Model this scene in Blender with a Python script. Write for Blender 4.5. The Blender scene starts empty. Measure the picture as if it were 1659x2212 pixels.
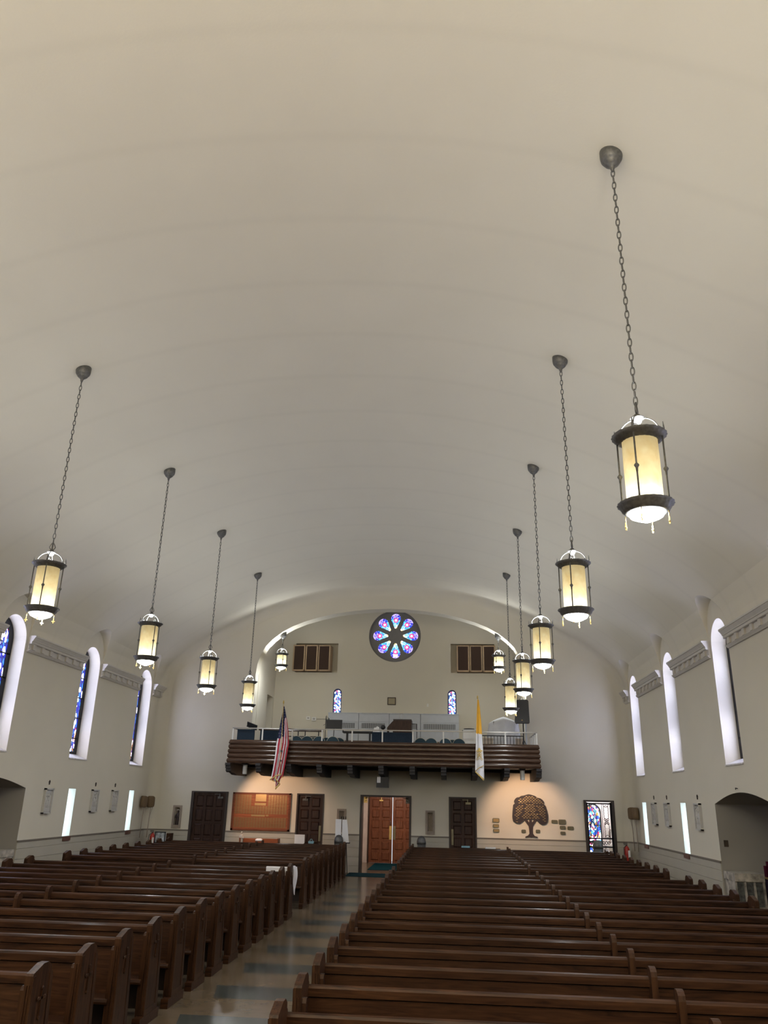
import bpy, bmesh, math, random
from mathutils import Vector, Matrix
random.seed(7)
PI = math.pi
sc = bpy.context.scene
COL = sc.collection

# ---------------------------------------------------------------- camera, world, exposure
H = 2.4                      # eye height above the nave floor
cam_d = bpy.data.cameras.new('camera')
cam_d.sensor_fit = 'HORIZONTAL'
cam_d.sensor_width = 36.0
cam_d.lens = 1688.4 / 1659 * 36.0
cam_d.clip_start = 0.05
cam_d.clip_end = 200
cam = bpy.data.objects.new('camera', cam_d)
COL.objects.link(cam)
pitch, yaw, roll = 0.35074, 0.08772, 0.0235
f = Vector((-math.sin(yaw) * math.cos(pitch), math.cos(yaw) * math.cos(pitch), math.sin(pitch)))
r0 = Vector((math.cos(yaw), math.sin(yaw), 0))
u0 = r0.cross(f)
r = r0 * math.cos(roll) + u0 * math.sin(roll)
u = -r0 * math.sin(roll) + u0 * math.cos(roll)
mw = Matrix(((r.x, u.x, -f.x, 0), (r.y, u.y, -f.y, 0), (r.z, u.z, -f.z, H), (0, 0, 0, 1)))
cam.matrix_world = mw
sc.camera = cam

world = bpy.data.worlds.new('world')
sc.world = world
world.use_nodes = True
world.node_tree.nodes['Background'].inputs[0].default_value = (0.75, 0.86, 1.0, 1)
world.node_tree.nodes['Background'].inputs[1].default_value = 0.35

sc.view_settings.view_transform = 'Standard'
sc.view_settings.look = 'None'
sc.view_settings.gamma = 1.0
sc.view_settings.use_curve_mapping = False
sc.view_settings.exposure = 2.34
sc.cycles.use_denoising = True
sc.cycles.max_bounces = 10
sc.cycles.diffuse_bounces = 7
sc.cycles.sample_clamp_indirect = 4.0
sc.cycles.caustics_reflective = False
sc.cycles.caustics_refractive = False

BOWL_E = 27.0        # lit diffuser under each pendant
BULB_W = 0.85        # bulb inside each amber shade
UP_W = 7.5          # light leaving the open top of each pendant
PANE_E = 5.6         # stained glass with daylight behind it
SLIT_E = 1.2
SPOT_W = 34.0       # picture spots under the gallery

# unseen area light added behind the camera as fill for the near vault
def area(name, loc, aim, size, w, col):
    ld = bpy.data.lights.new(name, 'AREA')
    ld.shape = 'RECTANGLE'
    ld.size, ld.size_y = size
    ld.energy = w
    ld.color = col
    lo = bpy.data.objects.new(name, ld)
    COL.objects.link(lo)
    lo.location = loc
    lo.rotation_euler = (Vector(aim) - Vector(loc)).to_track_quat('-Z', 'Y').to_euler()
    return lo
area('vault_fill_light', (-2.25, -3.5, 6.6), (-2.25, -3.3, 10.0), (9.0, 2.0), 400, (1.0, 0.90, 0.76))

# ---------------------------------------------------------------- room figures
XL, XR, CX = -10.68, 6.18, -2.25
D = 28.89                    # rear wall plane
YF = -7.0                    # behind the camera
YB = 32.2                    # rear wall of the choir loft
ZC = 6.05                    # springing of the vault
VAULT = [(8.43, 6.05), (8.40, 6.30), (8.33, 6.55), (8.20, 6.82), (8.00, 7.07), (7.72, 7.34), (7.3, 7.66), (6.7, 8.02), (6.08, 8.37),
         (5.4, 8.73), (4.9, 8.98), (4.45, 9.17), (4.1, 9.30), (3.65, 9.45), (3.2, 9.58), (2.7, 9.70), (2.2, 9.80), (1.65, 9.88), (1.1, 9.93), (0.55, 9.96)]
VAULTP = [(CX - a, z) for a, z in VAULT] + [(CX, 9.97)] + [(CX + a, z) for a, z in reversed(VAULT)]

# ---------------------------------------------------------------- materials
def new_mat(name):
    m = bpy.data.materials.new(name)
    m.use_nodes = True
    nt = m.node_tree
    return m, nt, nt.nodes['Principled BSDF']

def node(nt, t, **kw):
    n = nt.nodes.new(t)
    for k, v in kw.items():
        setattr(n, k, v)
    return n

def plain(name, col, rough=0.6, metal=0.0, var=0.06, scale=6.0, bump=0.0, bscale=60.0, coat=0.0):
    m, nt, b = new_mat(name)
    if rough > 0.88:
        b.inputs['Specular IOR Level'].default_value = 0.05
    b.inputs['Roughness'].default_value = rough
    b.inputs['Metallic'].default_value = metal
    b.inputs['Coat Weight'].default_value = coat
    tc = node(nt, 'ShaderNodeTexCoord')
    nz = node(nt, 'ShaderNodeTexNoise')
    nz.inputs['Scale'].default_value = scale
    nz.inputs['Detail'].default_value = 4
    nt.links.new(tc.outputs['Object'], nz.inputs['Vector'])
    mr = node(nt, 'ShaderNodeMapRange')
    mr.inputs['From Min'].default_value = 0.3
    mr.inputs['From Max'].default_value = 0.7
    mr.inputs['To Min'].default_value = 1 - var
    mr.inputs['To Max'].default_value = 1 + var
    nt.links.new(nz.outputs['Fac'], mr.inputs['Value'])
    mx = node(nt, 'ShaderNodeVectorMath', operation='SCALE')
    mx.inputs[0].default_value = col
    nt.links.new(mr.outputs['Result'], mx.inputs['Scale'])
    nt.links.new(mx.outputs['Vector'], b.inputs['Base Color'])
    if bump:
        n2 = node(nt, 'ShaderNodeTexNoise')
        n2.inputs['Scale'].default_value = bscale
        nt.links.new(tc.outputs['Object'], n2.inputs['Vector'])
        bp = node(nt, 'ShaderNodeBump')
        bp.inputs['Strength'].default_value = bump
        bp.inputs['Distance'].default_value = 0.01
        nt.links.new(n2.outputs['Fac'], bp.inputs['Height'])
        nt.links.new(bp.outputs['Normal'], b.inputs['Normal'])
    return m

def wood(name, dark, light, axis='X', rough=0.35, scale=1.0, coat=0.0, spec=0.3):
    m, nt, b = new_mat(name)
    tc = node(nt, 'ShaderNodeTexCoord')
    mp = node(nt, 'ShaderNodeMapping')
    s = {'X': (1.1, 14, 14), 'Z': (14, 14, 1.1), 'Y': (14, 1.1, 14)}[axis]
    mp.inputs['Scale'].default_value = [v * scale for v in s]
    nt.links.new(tc.outputs['Object'], mp.inputs['Vector'])
    n1 = node(nt, 'ShaderNodeTexNoise')
    n1.inputs['Scale'].default_value = 1.6
    n1.inputs['Detail'].default_value = 7
    n1.inputs['Distortion'].default_value = 1.4
    nt.links.new(mp.outputs['Vector'], n1.inputs['Vector'])
    # every object gets its own shade of the same stain
    oi = node(nt, 'ShaderNodeObjectInfo')
    rp = node(nt, 'ShaderNodeValToRGB')
    rp.color_ramp.elements[0].position = 0.32
    rp.color_ramp.elements[0].color = (*dark, 1)
    rp.color_ramp.elements[1].position = 0.72
    rp.color_ramp.elements[1].color = (*light, 1)
    nt.links.new(n1.outputs['Fac'], rp.inputs['Fac'])
    mr = node(nt, 'ShaderNodeMapRange')
    mr.inputs['To Min'].default_value = 0.86
    mr.inputs['To Max'].default_value = 1.14
    nt.links.new(oi.outputs['Random'], mr.inputs['Value'])
    vs = node(nt, 'ShaderNodeVectorMath', operation='SCALE')
    nt.links.new(rp.outputs['Color'], vs.inputs[0])
    nt.links.new(mr.outputs['Result'], vs.inputs['Scale'])
    nt.links.new(vs.outputs['Vector'], b.inputs['Base Color'])
    b.inputs['Roughness'].default_value = rough
    b.inputs['Specular IOR Level'].default_value = spec
    b.inputs['Coat Weight'].default_value = coat
    b.inputs['Coat Roughness'].default_value = 0.12
    bp = node(nt, 'ShaderNodeBump')
    bp.inputs['Strength'].default_value = 0.12
    bp.inputs['Distance'].default_value = 0.01
    nt.links.new(n1.outputs['Fac'], bp.inputs['Height'])
    nt.links.new(bp.outputs['Normal'], b.inputs['Normal'])
    return m

def emit(name, col, s, rough=0.4):
    m, nt, b = new_mat(name)
    b.inputs['Base Color'].default_value = (*col, 1)
    b.inputs['Emission Color'].default_value = (*col, 1)
    b.inputs['Emission Strength'].default_value = s
    b.inputs['Roughness'].default_value = rough
    return m

def stained(name, stops, scale, strength, stretch=(1, 1, 1), lead=0.035, base=(0.01, 0.012, 0.02)):
    """Leaded glass lit by the daylight behind it: small coloured quarries between dark lead lines."""
    m, nt, b = new_mat(name)
    tc = node(nt, 'ShaderNodeTexCoord')
    mp = node(nt, 'ShaderNodeMapping')
    mp.inputs['Scale'].default_value = stretch
    nt.links.new(tc.outputs['Object'], mp.inputs['Vector'])
    v1 = node(nt, 'ShaderNodeTexVoronoi')
    v1.inputs['Scale'].default_value = scale
    v2 = node(nt, 'ShaderNodeTexVoronoi', feature='DISTANCE_TO_EDGE')
    v2.inputs['Scale'].default_value = scale
    big = node(nt, 'ShaderNodeTexNoise')
    big.inputs['Scale'].default_value = scale * 0.16
    for n in (v1, v2, big):
        nt.links.new(mp.outputs['Vector'], n.inputs['Vector'])
    sep = node(nt, 'ShaderNodeSeparateColor')
    nt.links.new(v1.outputs['Color'], sep.inputs['Color'])
    ad = node(nt, 'ShaderNodeMath', operation='MULTIPLY_ADD')
    nt.links.new(big.outputs['Fac'], ad.inputs[0])
    ad.inputs[1].default_value = 1.5
    ad.inputs[2].default_value = -0.75
    a2 = node(nt, 'ShaderNodeMath', operation='ADD', use_clamp=True)
    nt.links.new(sep.outputs['Red'], a2.inputs[0])
    nt.links.new(ad.outputs['Value'], a2.inputs[1])
    rp = node(nt, 'ShaderNodeValToRGB')
    cr = rp.color_ramp
    cr.interpolation = 'CONSTANT'
    while len(cr.elements) < len(stops):
        cr.elements.new(0.5)
    for e, (p, c) in zip(cr.elements, stops):
        q = 1.0 if min(c) > 0.6 else 0.85 / (strength * 3.0)
        e.position = p
        e.color = (c[0] * q, c[1] * q, c[2] * q, 1)
    nt.links.new(a2.outputs['Value'], rp.inputs['Fac'])
    gt = node(nt, 'ShaderNodeMath', operation='GREATER_THAN')
    gt.inputs[1].default_value = lead
    nt.links.new(v2.outputs['Distance'], gt.inputs[0])
    ms = node(nt, 'ShaderNodeMath', operation='MULTIPLY')
    ms.inputs[1].default_value = strength
    nt.links.new(gt.outputs['Value'], ms.inputs[0])
    b.inputs['Base Color'].default_value = (*base, 1)
    b.inputs['Roughness'].default_value = 0.3
    nt.links.new(rp.outputs['Color'], b.inputs['Emission Color'])
    nt.links.new(ms.outputs['Value'], b.inputs['Emission Strength'])
    return m

BLUES = [(0.0, (0.02, 0.03, 0.55)), (0.16, (0.05, 0.30, 0.95)), (0.30, (0.02, 0.02, 0.30)), (0.42, (0.61, 0.68, 1.0)), (0.55, (0.62, 0.66, 1.0)),
         (0.66, (0.03, 0.10, 0.8)), (0.78, (0.8, 0.04, 0.06)), (0.84, (0.85, 0.82, 0.95)), (0.96, (0.9, 0.35, 0.06))]
MAT = dict(
    plaster=plain('plaster_cream', (0.66, 0.62, 0.51), 0.85, var=0.015, scale=0.8, bump=0.10, bscale=35),
    plaster_wall=plain('plaster_wall', (0.635, 0.597, 0.49), 0.85, var=0.02, scale=0.8, bump=0.12, bscale=35),
    wainscot=plain('painted_block', (0.42, 0.395, 0.325), 0.7, var=0.03, scale=2, bump=0.12),
    cap=plain('cap_moulding', (0.20, 0.175, 0.14), 0.6),
    cornice=plain('cornice_stone', (0.56, 0.535, 0.48), 0.8, var=0.03, bump=0.05),
    sill=plain('marble_sill', (0.62, 0.60, 0.58), 0.35, var=0.15, scale=12),
    tile=plain('brown_tile', (0.13, 0.062, 0.045), 0.4, var=0.2, scale=20),
    oak_x=wood('oak_boards', (0.018, 0.0078, 0.0042), (0.064, 0.028, 0.0125), 'X', rough=0.38, coat=0.06, spec=0.14),
    oak_z=wood('oak_uprights', (0.021, 0.0094, 0.005), (0.074, 0.034, 0.016), 'Z', rough=0.38, coat=0.06, spec=0.14),
    oak_door=wood('door_oak', (0.020, 0.009, 0.006), (0.058, 0.026, 0.016), 'Z', rough=0.45, scale=1.5),
    oak_red=wood('red_oak_door', (0.11, 0.035, 0.018), (0.27, 0.10, 0.05), 'Z', rough=0.32, scale=1.5),
    mahog=wood('mahogany_board', (0.20, 0.055, 0.022), (0.34, 0.11, 0.045), 'X', rough=0.4),
    gallery=wood('gallery_oak', (0.034, 0.017, 0.011), (0.095, 0.052, 0.032), 'X', rough=0.22, coat=0.25, spec=0.4),
    darkwood=plain('dark_bracket', (0.016, 0.014, 0.015), 0.6, var=0.2),
    bronze=plain('dark_bronze', (0.12, 0.12, 0.115), 0.45, 0.45, var=0.25, scale=30, bump=0.1),
    frame_dark=plain('dark_frame', (0.035, 0.024, 0.020), 0.5),
    iron=plain('black_iron', (0.015, 0.015, 0.018), 0.5, 0.5),
    black=plain('black_plastic', (0.018, 0.019, 0.021), 0.5),
    white=plain('white_paint', (0.72, 0.72, 0.68), 0.5, var=0.04),
    linen=plain('white_linen', (0.80, 0.80, 0.82), 0.9, var=0.05, bump=0.1),
    sheet=plain('dust_sheet', (0.62, 0.63, 0.64), 0.9, var=0.05),
    navy=plain('navy_fabric', (0.030, 0.045, 0.065), 0.95, var=0.1, scale=30),
    chairblue=plain('chair_fabric', (0.05, 0.085, 0.11), 0.95, var=0.1, scale=40),
    chairhoop=plain('chair_hoop', (0.45, 0.43, 0.36), 0.35, 0.3),
    heater=plain('heater_metal', (0.50, 0.53, 0.56), 0.5, var=0.03),
    brass=plain('brass', (0.62, 0.44, 0.17), 0.30, 0.9, var=0.1),
    brasscl=plain('brass_plate', (0.36, 0.245, 0.115), 0.45, 0.9, var=0.12, scale=90),
    leafbrass=plain('brass_leaf', (0.34, 0.25, 0.13), 0.38, 0.9, var=0.1, scale=90),
    platebrass=plain('nameplate_brass', (0.27, 0.175, 0.085), 0.45, 0.9, var=0.12, scale=90),
    plaque=plain('bronze_plaque', (0.21, 0.19, 0.13), 0.35, 0.8, var=0.15),
    carpet=plain('teal_mat', (0.002, 0.030, 0.044), 0.95, var=0.2, scale=90, bump=0.3, bscale=200),
    grille=plain('speaker_cloth', (0.075, 0.050, 0.040), 0.95, var=0.15, scale=200, bump=0.2, bscale=300),
    pine=wood('pale_pine', (0.40, 0.28, 0.17), (0.55, 0.41, 0.27), 'Z', rough=0.5),
    wicker=plain('wicker', (0.16, 0.105, 0.055), 0.8, var=0.3, scale=80, bump=0.5, bscale=120),
    stone=plain('relief_stone', (0.50, 0.49, 0.46), 0.8, var=0.08, scale=40, bump=0.2),
    nichest=plain('niche_stone', (0.30, 0.25, 0.20), 0.75, var=0.1, scale=20),
    marble=plain('veined_marble', (0.42, 0.39, 0.34), 0.3, var=0.55, scale=7),
    marbledk=plain('dark_marble', (0.10, 0.105, 0.10), 0.3, var=0.6, scale=14),
    red=plain('red_paint', (0.42, 0.03, 0.02), 0.35),
    redcloth=plain('maroon_cloth', (0.06, 0.008, 0.02), 0.9),
    paper=plain('paper', (0.80, 0.80, 0.80), 0.8, var=0.02),
    brown=plain('brown_plate', (0.06, 0.045, 0.03), 0.5),
    robe=plain('statue_robe', (0.035, 0.02, 0.02), 0.6),
    skin=plain('statue_cream', (0.55, 0.48, 0.40), 0.6),
    teal=plain('teal_plastic', (0.22, 0.40, 0.48), 0.5),
    gold=plain('gold_fringe', (0.60, 0.42, 0.12), 0.6, 0.2, var=0.2, scale=90),
    fl_red=plain('flag_red', (0.36, 0.02, 0.035), 0.8),
    fl_white=plain('flag_white', (0.72, 0.72, 0.74), 0.8),
    fl_blue=plain('flag_blue', (0.012, 0.016, 0.06), 0.8),
    fl_yellow=plain('flag_yellow', (0.80, 0.42, 0.03), 0.75),
    silver=plain('silver', (0.30, 0.29, 0.27), 0.4, 0.6),
    greywall=plain('grey_concrete_tracery', (0.205, 0.20, 0.195), 0.8, var=0.04, bump=0.1),
    loftfloor=plain('loft_floor', (0.10, 0.06, 0.04), 0.5),
    alcove=plain('alcove_shaded_plaster', (0.33, 0.315, 0.285), 0.85, var=0.02, scale=0.8),  # grey plaster whose dark tone also carries the shade inside the alcoves
    vest=plain('vestibule_plaster', (0.62, 0.55, 0.52), 0.8),
    orange=plain('orange_tag', (0.85, 0.10, 0.05), 0.6),
)
MAT['bigglass'] = stained('lancet_glass', BLUES, 9.0, PANE_E, (1, 1.5, 0.75), 0.045)
MAT['loftglass'] = stained('small_blue_glass', [(0.0, (0.02, 0.08, 0.55)), (0.2, (0.10, 0.45, 1.0)), (0.40, (0.75, 0.92, 1.0)), (0.72, (0.04, 0.15, 0.75)), (0.88, (0.7, 0.1, 0.3))], 22.0, 2.6, (1, 1, 0.8), 0.05)
MAT['doorglass'] = stained('baptistery_glass', [(0.0, (0.03, 0.12, 0.8)), (0.2, (0.15, 0.65, 1.0)), (0.38, (0.95, 0.97, 1.0)), (0.55, (0.85, 0.05, 0.18)), (0.7, (0.95, 0.5, 0.08)), (0.8, (0.12, 0.02, 0.5)), (0.9, (0.95, 0.9, 0.95))], 16.0, 2.6, (1, 1, 0.7), 0.05)
def vault_plaster():
    # same cream plaster, with the faint darker joints between the old ceiling sections
    m = MAT['plaster'].copy()
    m.name = 'vault_plaster'
    nt = m.node_tree
    b = nt.nodes['Principled BSDF']
    src = b.inputs['Base Color'].links[0].from_socket
    tc = node(nt, 'ShaderNodeTexCoord')
    sp = node(nt, 'ShaderNodeSeparateXYZ')
    nt.links.new(tc.outputs['Object'], sp.inputs[0])
    pp = node(nt, 'ShaderNodeMath', operation='PINGPONG')
    ad = node(nt, 'ShaderNodeMath', operation='SUBTRACT')
    nt.links.new(sp.outputs['Y'], ad.inputs[0])
    ad.inputs[1].default_value = JOINT0
    nt.links.new(ad.outputs[0], pp.inputs[0])
    pp.inputs[1].default_value = JOINTP / 2
    mr = node(nt, 'ShaderNodeMapRange', interpolation_type='SMOOTHSTEP')
    mr.inputs['From Min'].default_value = 0.0
    mr.inputs['From Max'].default_value = 0.13
    mr.inputs['To Min'].default_value = 0.972
    mr.inputs['To Max'].default_value = 1.0
    nt.links.new(pp.outputs[0], mr.inputs['Value'])
    vs = node(nt, 'ShaderNodeVectorMath', operation='SCALE')
    nt.links.new(src, vs.inputs[0])
    nt.links.new(mr.outputs['Result'], vs.inputs['Scale'])
    nt.links.new(vs.outputs['Vector'], b.inputs['Base Color'])
    return m
JOINT0, JOINTP = 7.27, 1.44
MAT['vault'] = vault_plaster()
MAT['slit'] = emit('frosted_slit_glass', (0.55, 0.74, 1.0), SLIT_E)
MAT['bowl'] = emit('opal_diffuser', (0.95, 0.98, 1.0), BOWL_E)

def rose_glass():
    """Petal glass: amber at the tip, white and ice blue, a ruby roundel, deep blue at the broad end."""
    m, nt, b = new_mat('rose_petal_glass')
    tc = node(nt, 'ShaderNodeTexCoord')
    sp = node(nt, 'ShaderNodeSeparateXYZ')
    nt.links.new(tc.outputs['Object'], sp.inputs[0])
    v1 = node(nt, 'ShaderNodeTexVoronoi')
    v1.inputs['Scale'].default_value = 26
    v2 = node(nt, 'ShaderNodeTexVoronoi', feature='DISTANCE_TO_EDGE')
    v2.inputs['Scale'].default_value = 26
    nt.links.new(tc.outputs['Object'], v1.inputs['Vector'])
    nt.links.new(tc.outputs['Object'], v2.inputs['Vector'])
    sc_ = node(nt, 'ShaderNodeSeparateColor')
    nt.links.new(v1.outputs['Color'], sc_.inputs['Color'])
    r1 = node(nt, 'ShaderNodeMapRange')
    r1.inputs['From Min'].default_value = 0.30
    r1.inputs['From Max'].default_value = 0.94
    nt.links.new(sp.outputs['Z'], r1.inputs['Value'])
    ma = node(nt, 'ShaderNodeMath', operation='MULTIPLY_ADD')
    nt.links.new(sc_.outputs['Red'], ma.inputs[0])
    ma.inputs[1].default_value = 0.34
    nt.links.new(r1.outputs['Result'], ma.inputs[2])
    rp = node(nt, 'ShaderNodeValToRGB')
    cr = rp.color_ramp
    cr.interpolation = 'CONSTANT'
    stops = [(0.0, (1, 0.72, 0.18)), (0.17, (1, 0.95, 0.8)), (0.30, (0.45, 0.85, 1)), (0.40, (0.05, 0.35, 0.9)), (0.50, (0.35, 0.85, 1)), (0.60, (0.04, 0.2, 0.85)),
             (0.70, (0.1, 0.6, 1.0)), (0.80, (0.02, 0.03, 0.6)), (0.90, (0.03, 0.02, 0.4)), (0.97, (0.5, 0.4, 1))]
    while len(cr.elements) < len(stops):
        cr.elements.new(0.5)
    for e, (p, c) in zip(cr.elements, stops):
        q = 0.6 if min(c) > 0.6 else 0.17
        e.position = p
        e.color = (c[0] * q, c[1] * q, c[2] * q, 1)
    nt.links.new(ma.outputs['Value'], rp.inputs['Fac'])
    # ruby roundel with a white heart
    dz = node(nt, 'ShaderNodeVectorMath', operation='DISTANCE')
    cmb = node(nt, 'ShaderNodeCombineXYZ')
    nt.links.new(sp.outputs['X'], cmb.inputs['X'])
    nt.links.new(sp.outputs['Z'], cmb.inputs['Z'])
    nt.links.new(cmb.outputs['Vector'], dz.inputs[0])
    dz.inputs[1].default_value = (0, 0, 0.665)
    l1 = node(nt, 'ShaderNodeMath', operation='LESS_THAN')
    l1.inputs[1].default_value = 0.098
    l2 = node(nt, 'ShaderNodeMath', operation='LESS_THAN')
    l2.inputs[1].default_value = 0.048
    nt.links.new(dz.outputs['Value'], l1.inputs[0])
    nt.links.new(dz.outputs['Value'], l2.inputs[0])
    m1 = node(nt, 'ShaderNodeMix', data_type='RGBA')
    nt.links.new(l1.outputs['Value'], m1.inputs['Factor'])
    nt.links.new(rp.outputs['Color'], m1.inputs['A'])
    m1.inputs['B'].default_value = (0.20, 0.008, 0.04, 1)
    m2 = node(nt, 'ShaderNodeMix', data_type='RGBA')
    nt.links.new(l2.outputs['Value'], m2.inputs['Factor'])
    nt.links.new(m1.outputs['Result'], m2.inputs['A'])
    m2.inputs['B'].default_value = (0.5, 0.4, 0.43, 1)
    gt = node(nt, 'ShaderNodeMath', operation='GREATER_THAN')
    gt.inputs[1].default_value = 0.04
    nt.links.new(v2.outputs['Distance'], gt.inputs[0])
    ms = node(nt, 'ShaderNodeMath', operation='MULTIPLY_ADD')
    ms.inputs[1].default_value = 2.1
    ms.inputs[2].default_value = 0.15
    nt.links.new(gt.outputs['Value'], ms.inputs[0])
    b.inputs['Base Color'].default_value = (0.01, 0.01, 0.03, 1)
    nt.links.new(m2.outputs['Result'], b.inputs['Emission Color'])
    nt.links.new(ms.outputs['Value'], b.inputs['Emission Strength'])
    return m
MAT['rose'] = rose_glass()

def shade_glass():
    m, nt, b = new_mat('amber_shade_glass')
    nt.nodes.remove(b)
    out = nt.nodes['Material Output']
    tc = node(nt, 'ShaderNodeTexCoord')
    nz = node(nt, 'ShaderNodeTexNoise')
    nz.inputs['Scale'].default_value = 7
    nz.inputs['Detail'].default_value = 3
    nt.links.new(tc.outputs['Object'], nz.inputs['Vector'])
    rp = node(nt, 'ShaderNodeValToRGB')
    rp.color_ramp.elements[0].position = 0.3
    rp.color_ramp.elements[0].color = (0.80, 0.66, 0.36, 1)
    rp.color_ramp.elements[1].position = 0.7
    rp.color_ramp.elements[1].color = (0.92, 0.84, 0.58, 1)
    nt.links.new(nz.outputs['Fac'], rp.inputs['Fac'])
    tr = node(nt, 'ShaderNodeBsdfTranslucent')
    df = node(nt, 'ShaderNodeBsdfDiffuse')
    nt.links.new(rp.outputs['Color'], tr.inputs['Color'])
    nt.links.new(rp.outputs['Color'], df.inputs['Color'])
    mx = node(nt, 'ShaderNodeMixShader')
    mx.inputs['Fac'].default_value = 0.25
    nt.links.new(tr.outputs[0], mx.inputs[1])
    nt.links.new(df.outputs[0], mx.inputs[2])
    nt.links.new(mx.outputs[0], out.inputs['Surface'])
    return m
MAT['shade'] = shade_glass()

def terrazzo():
    """Polished floor: tan ground with blue-grey cross bands down the aisle."""
    m, nt, b = new_mat('polished_terrazzo')
    tc = node(nt, 'ShaderNodeTexCoord')
    sp = node(nt, 'ShaderNodeSeparateXYZ')
    nt.links.new(tc.outputs['Object'], sp.inputs[0])
    def math_(op, a, b_=None, c=None):
        n = node(nt, 'ShaderNodeMath', operation=op)
        for i, v in enumerate((a, b_, c)):
            if v is None:
                continue
            if isinstance(v, (int, float)):
                n.inputs[i].default_value = v
            else:
                nt.links.new(v, n.inputs[i])
        return n.outputs[0]
    X, Y = sp.outputs['X'], sp.outputs['Y']
    band = math_('LESS_THAN', math_('FLOORED_MODULO', math_('SUBTRACT', Y, 11.1), 1.53), 0.70)
    slant = math_('MULTIPLY', math_('PINGPONG', math_('SUBTRACT', Y, 11.1), 0.765), 0.22)
    inx = math_('MULTIPLY', math_('GREATER_THAN', X, math_('SUBTRACT', -2.98, slant)), math_('LESS_THAN', X, -1.35))
    fac = math_('MULTIPLY', band, inx)
    nz = node(nt, 'ShaderNodeTexNoise')
    nz.inputs['Scale'].default_value = 3.0
    nz.inputs['Detail'].default_value = 8
    nt.links.new(tc.outputs['Object'], nz.inputs['Vector'])
    r1 = node(nt, 'ShaderNodeValToRGB')
    r1.color_ramp.elements[0].color = (0.095, 0.072, 0.046, 1)
    r1.color_ramp.elements[1].color = (0.18, 0.138, 0.093, 1)
    r2 = node(nt, 'ShaderNodeValToRGB')
    r2.color_ramp.elements[0].color = (0.032, 0.038, 0.037, 1)
    r2.color_ramp.elements[1].color = (0.085, 0.095, 0.090, 1)
    nt.links.new(nz.outputs['Fac'], r1.inputs['Fac'])
    nt.links.new(nz.outputs['Fac'], r2.inputs['Fac'])
    mx = node(nt, 'ShaderNodeMix', data_type='RGBA')
    nt.links.new(fac, mx.inputs['Factor'])
    nt.links.new(r1.outputs['Color'], mx.inputs['A'])
    nt.links.new(r2.outputs['Color'], mx.inputs['B'])
    nt.links.new(mx.outputs['Result'], b.inputs['Base Color'])
    b.inputs['Roughness'].default_value = 0.20
    b.inputs['Specular IOR Level'].default_value = 0.16
    n3 = node(nt, 'ShaderNodeTexNoise')
    n3.inputs['Scale'].default_value = 2.2
    nt.links.new(tc.outputs['Object'], n3.inputs['Vector'])
    bp = node(nt, 'ShaderNodeBump')
    bp.inputs['Strength'].default_value = 0.05
    bp.inputs['Distance'].default_value = 0.02
    nt.links.new(n3.outputs['Fac'], bp.inputs['Height'])
    nt.links.new(bp.outputs['Normal'], b.inputs['Normal'])
    return m
MAT['terrazzo'] = terrazzo()

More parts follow.
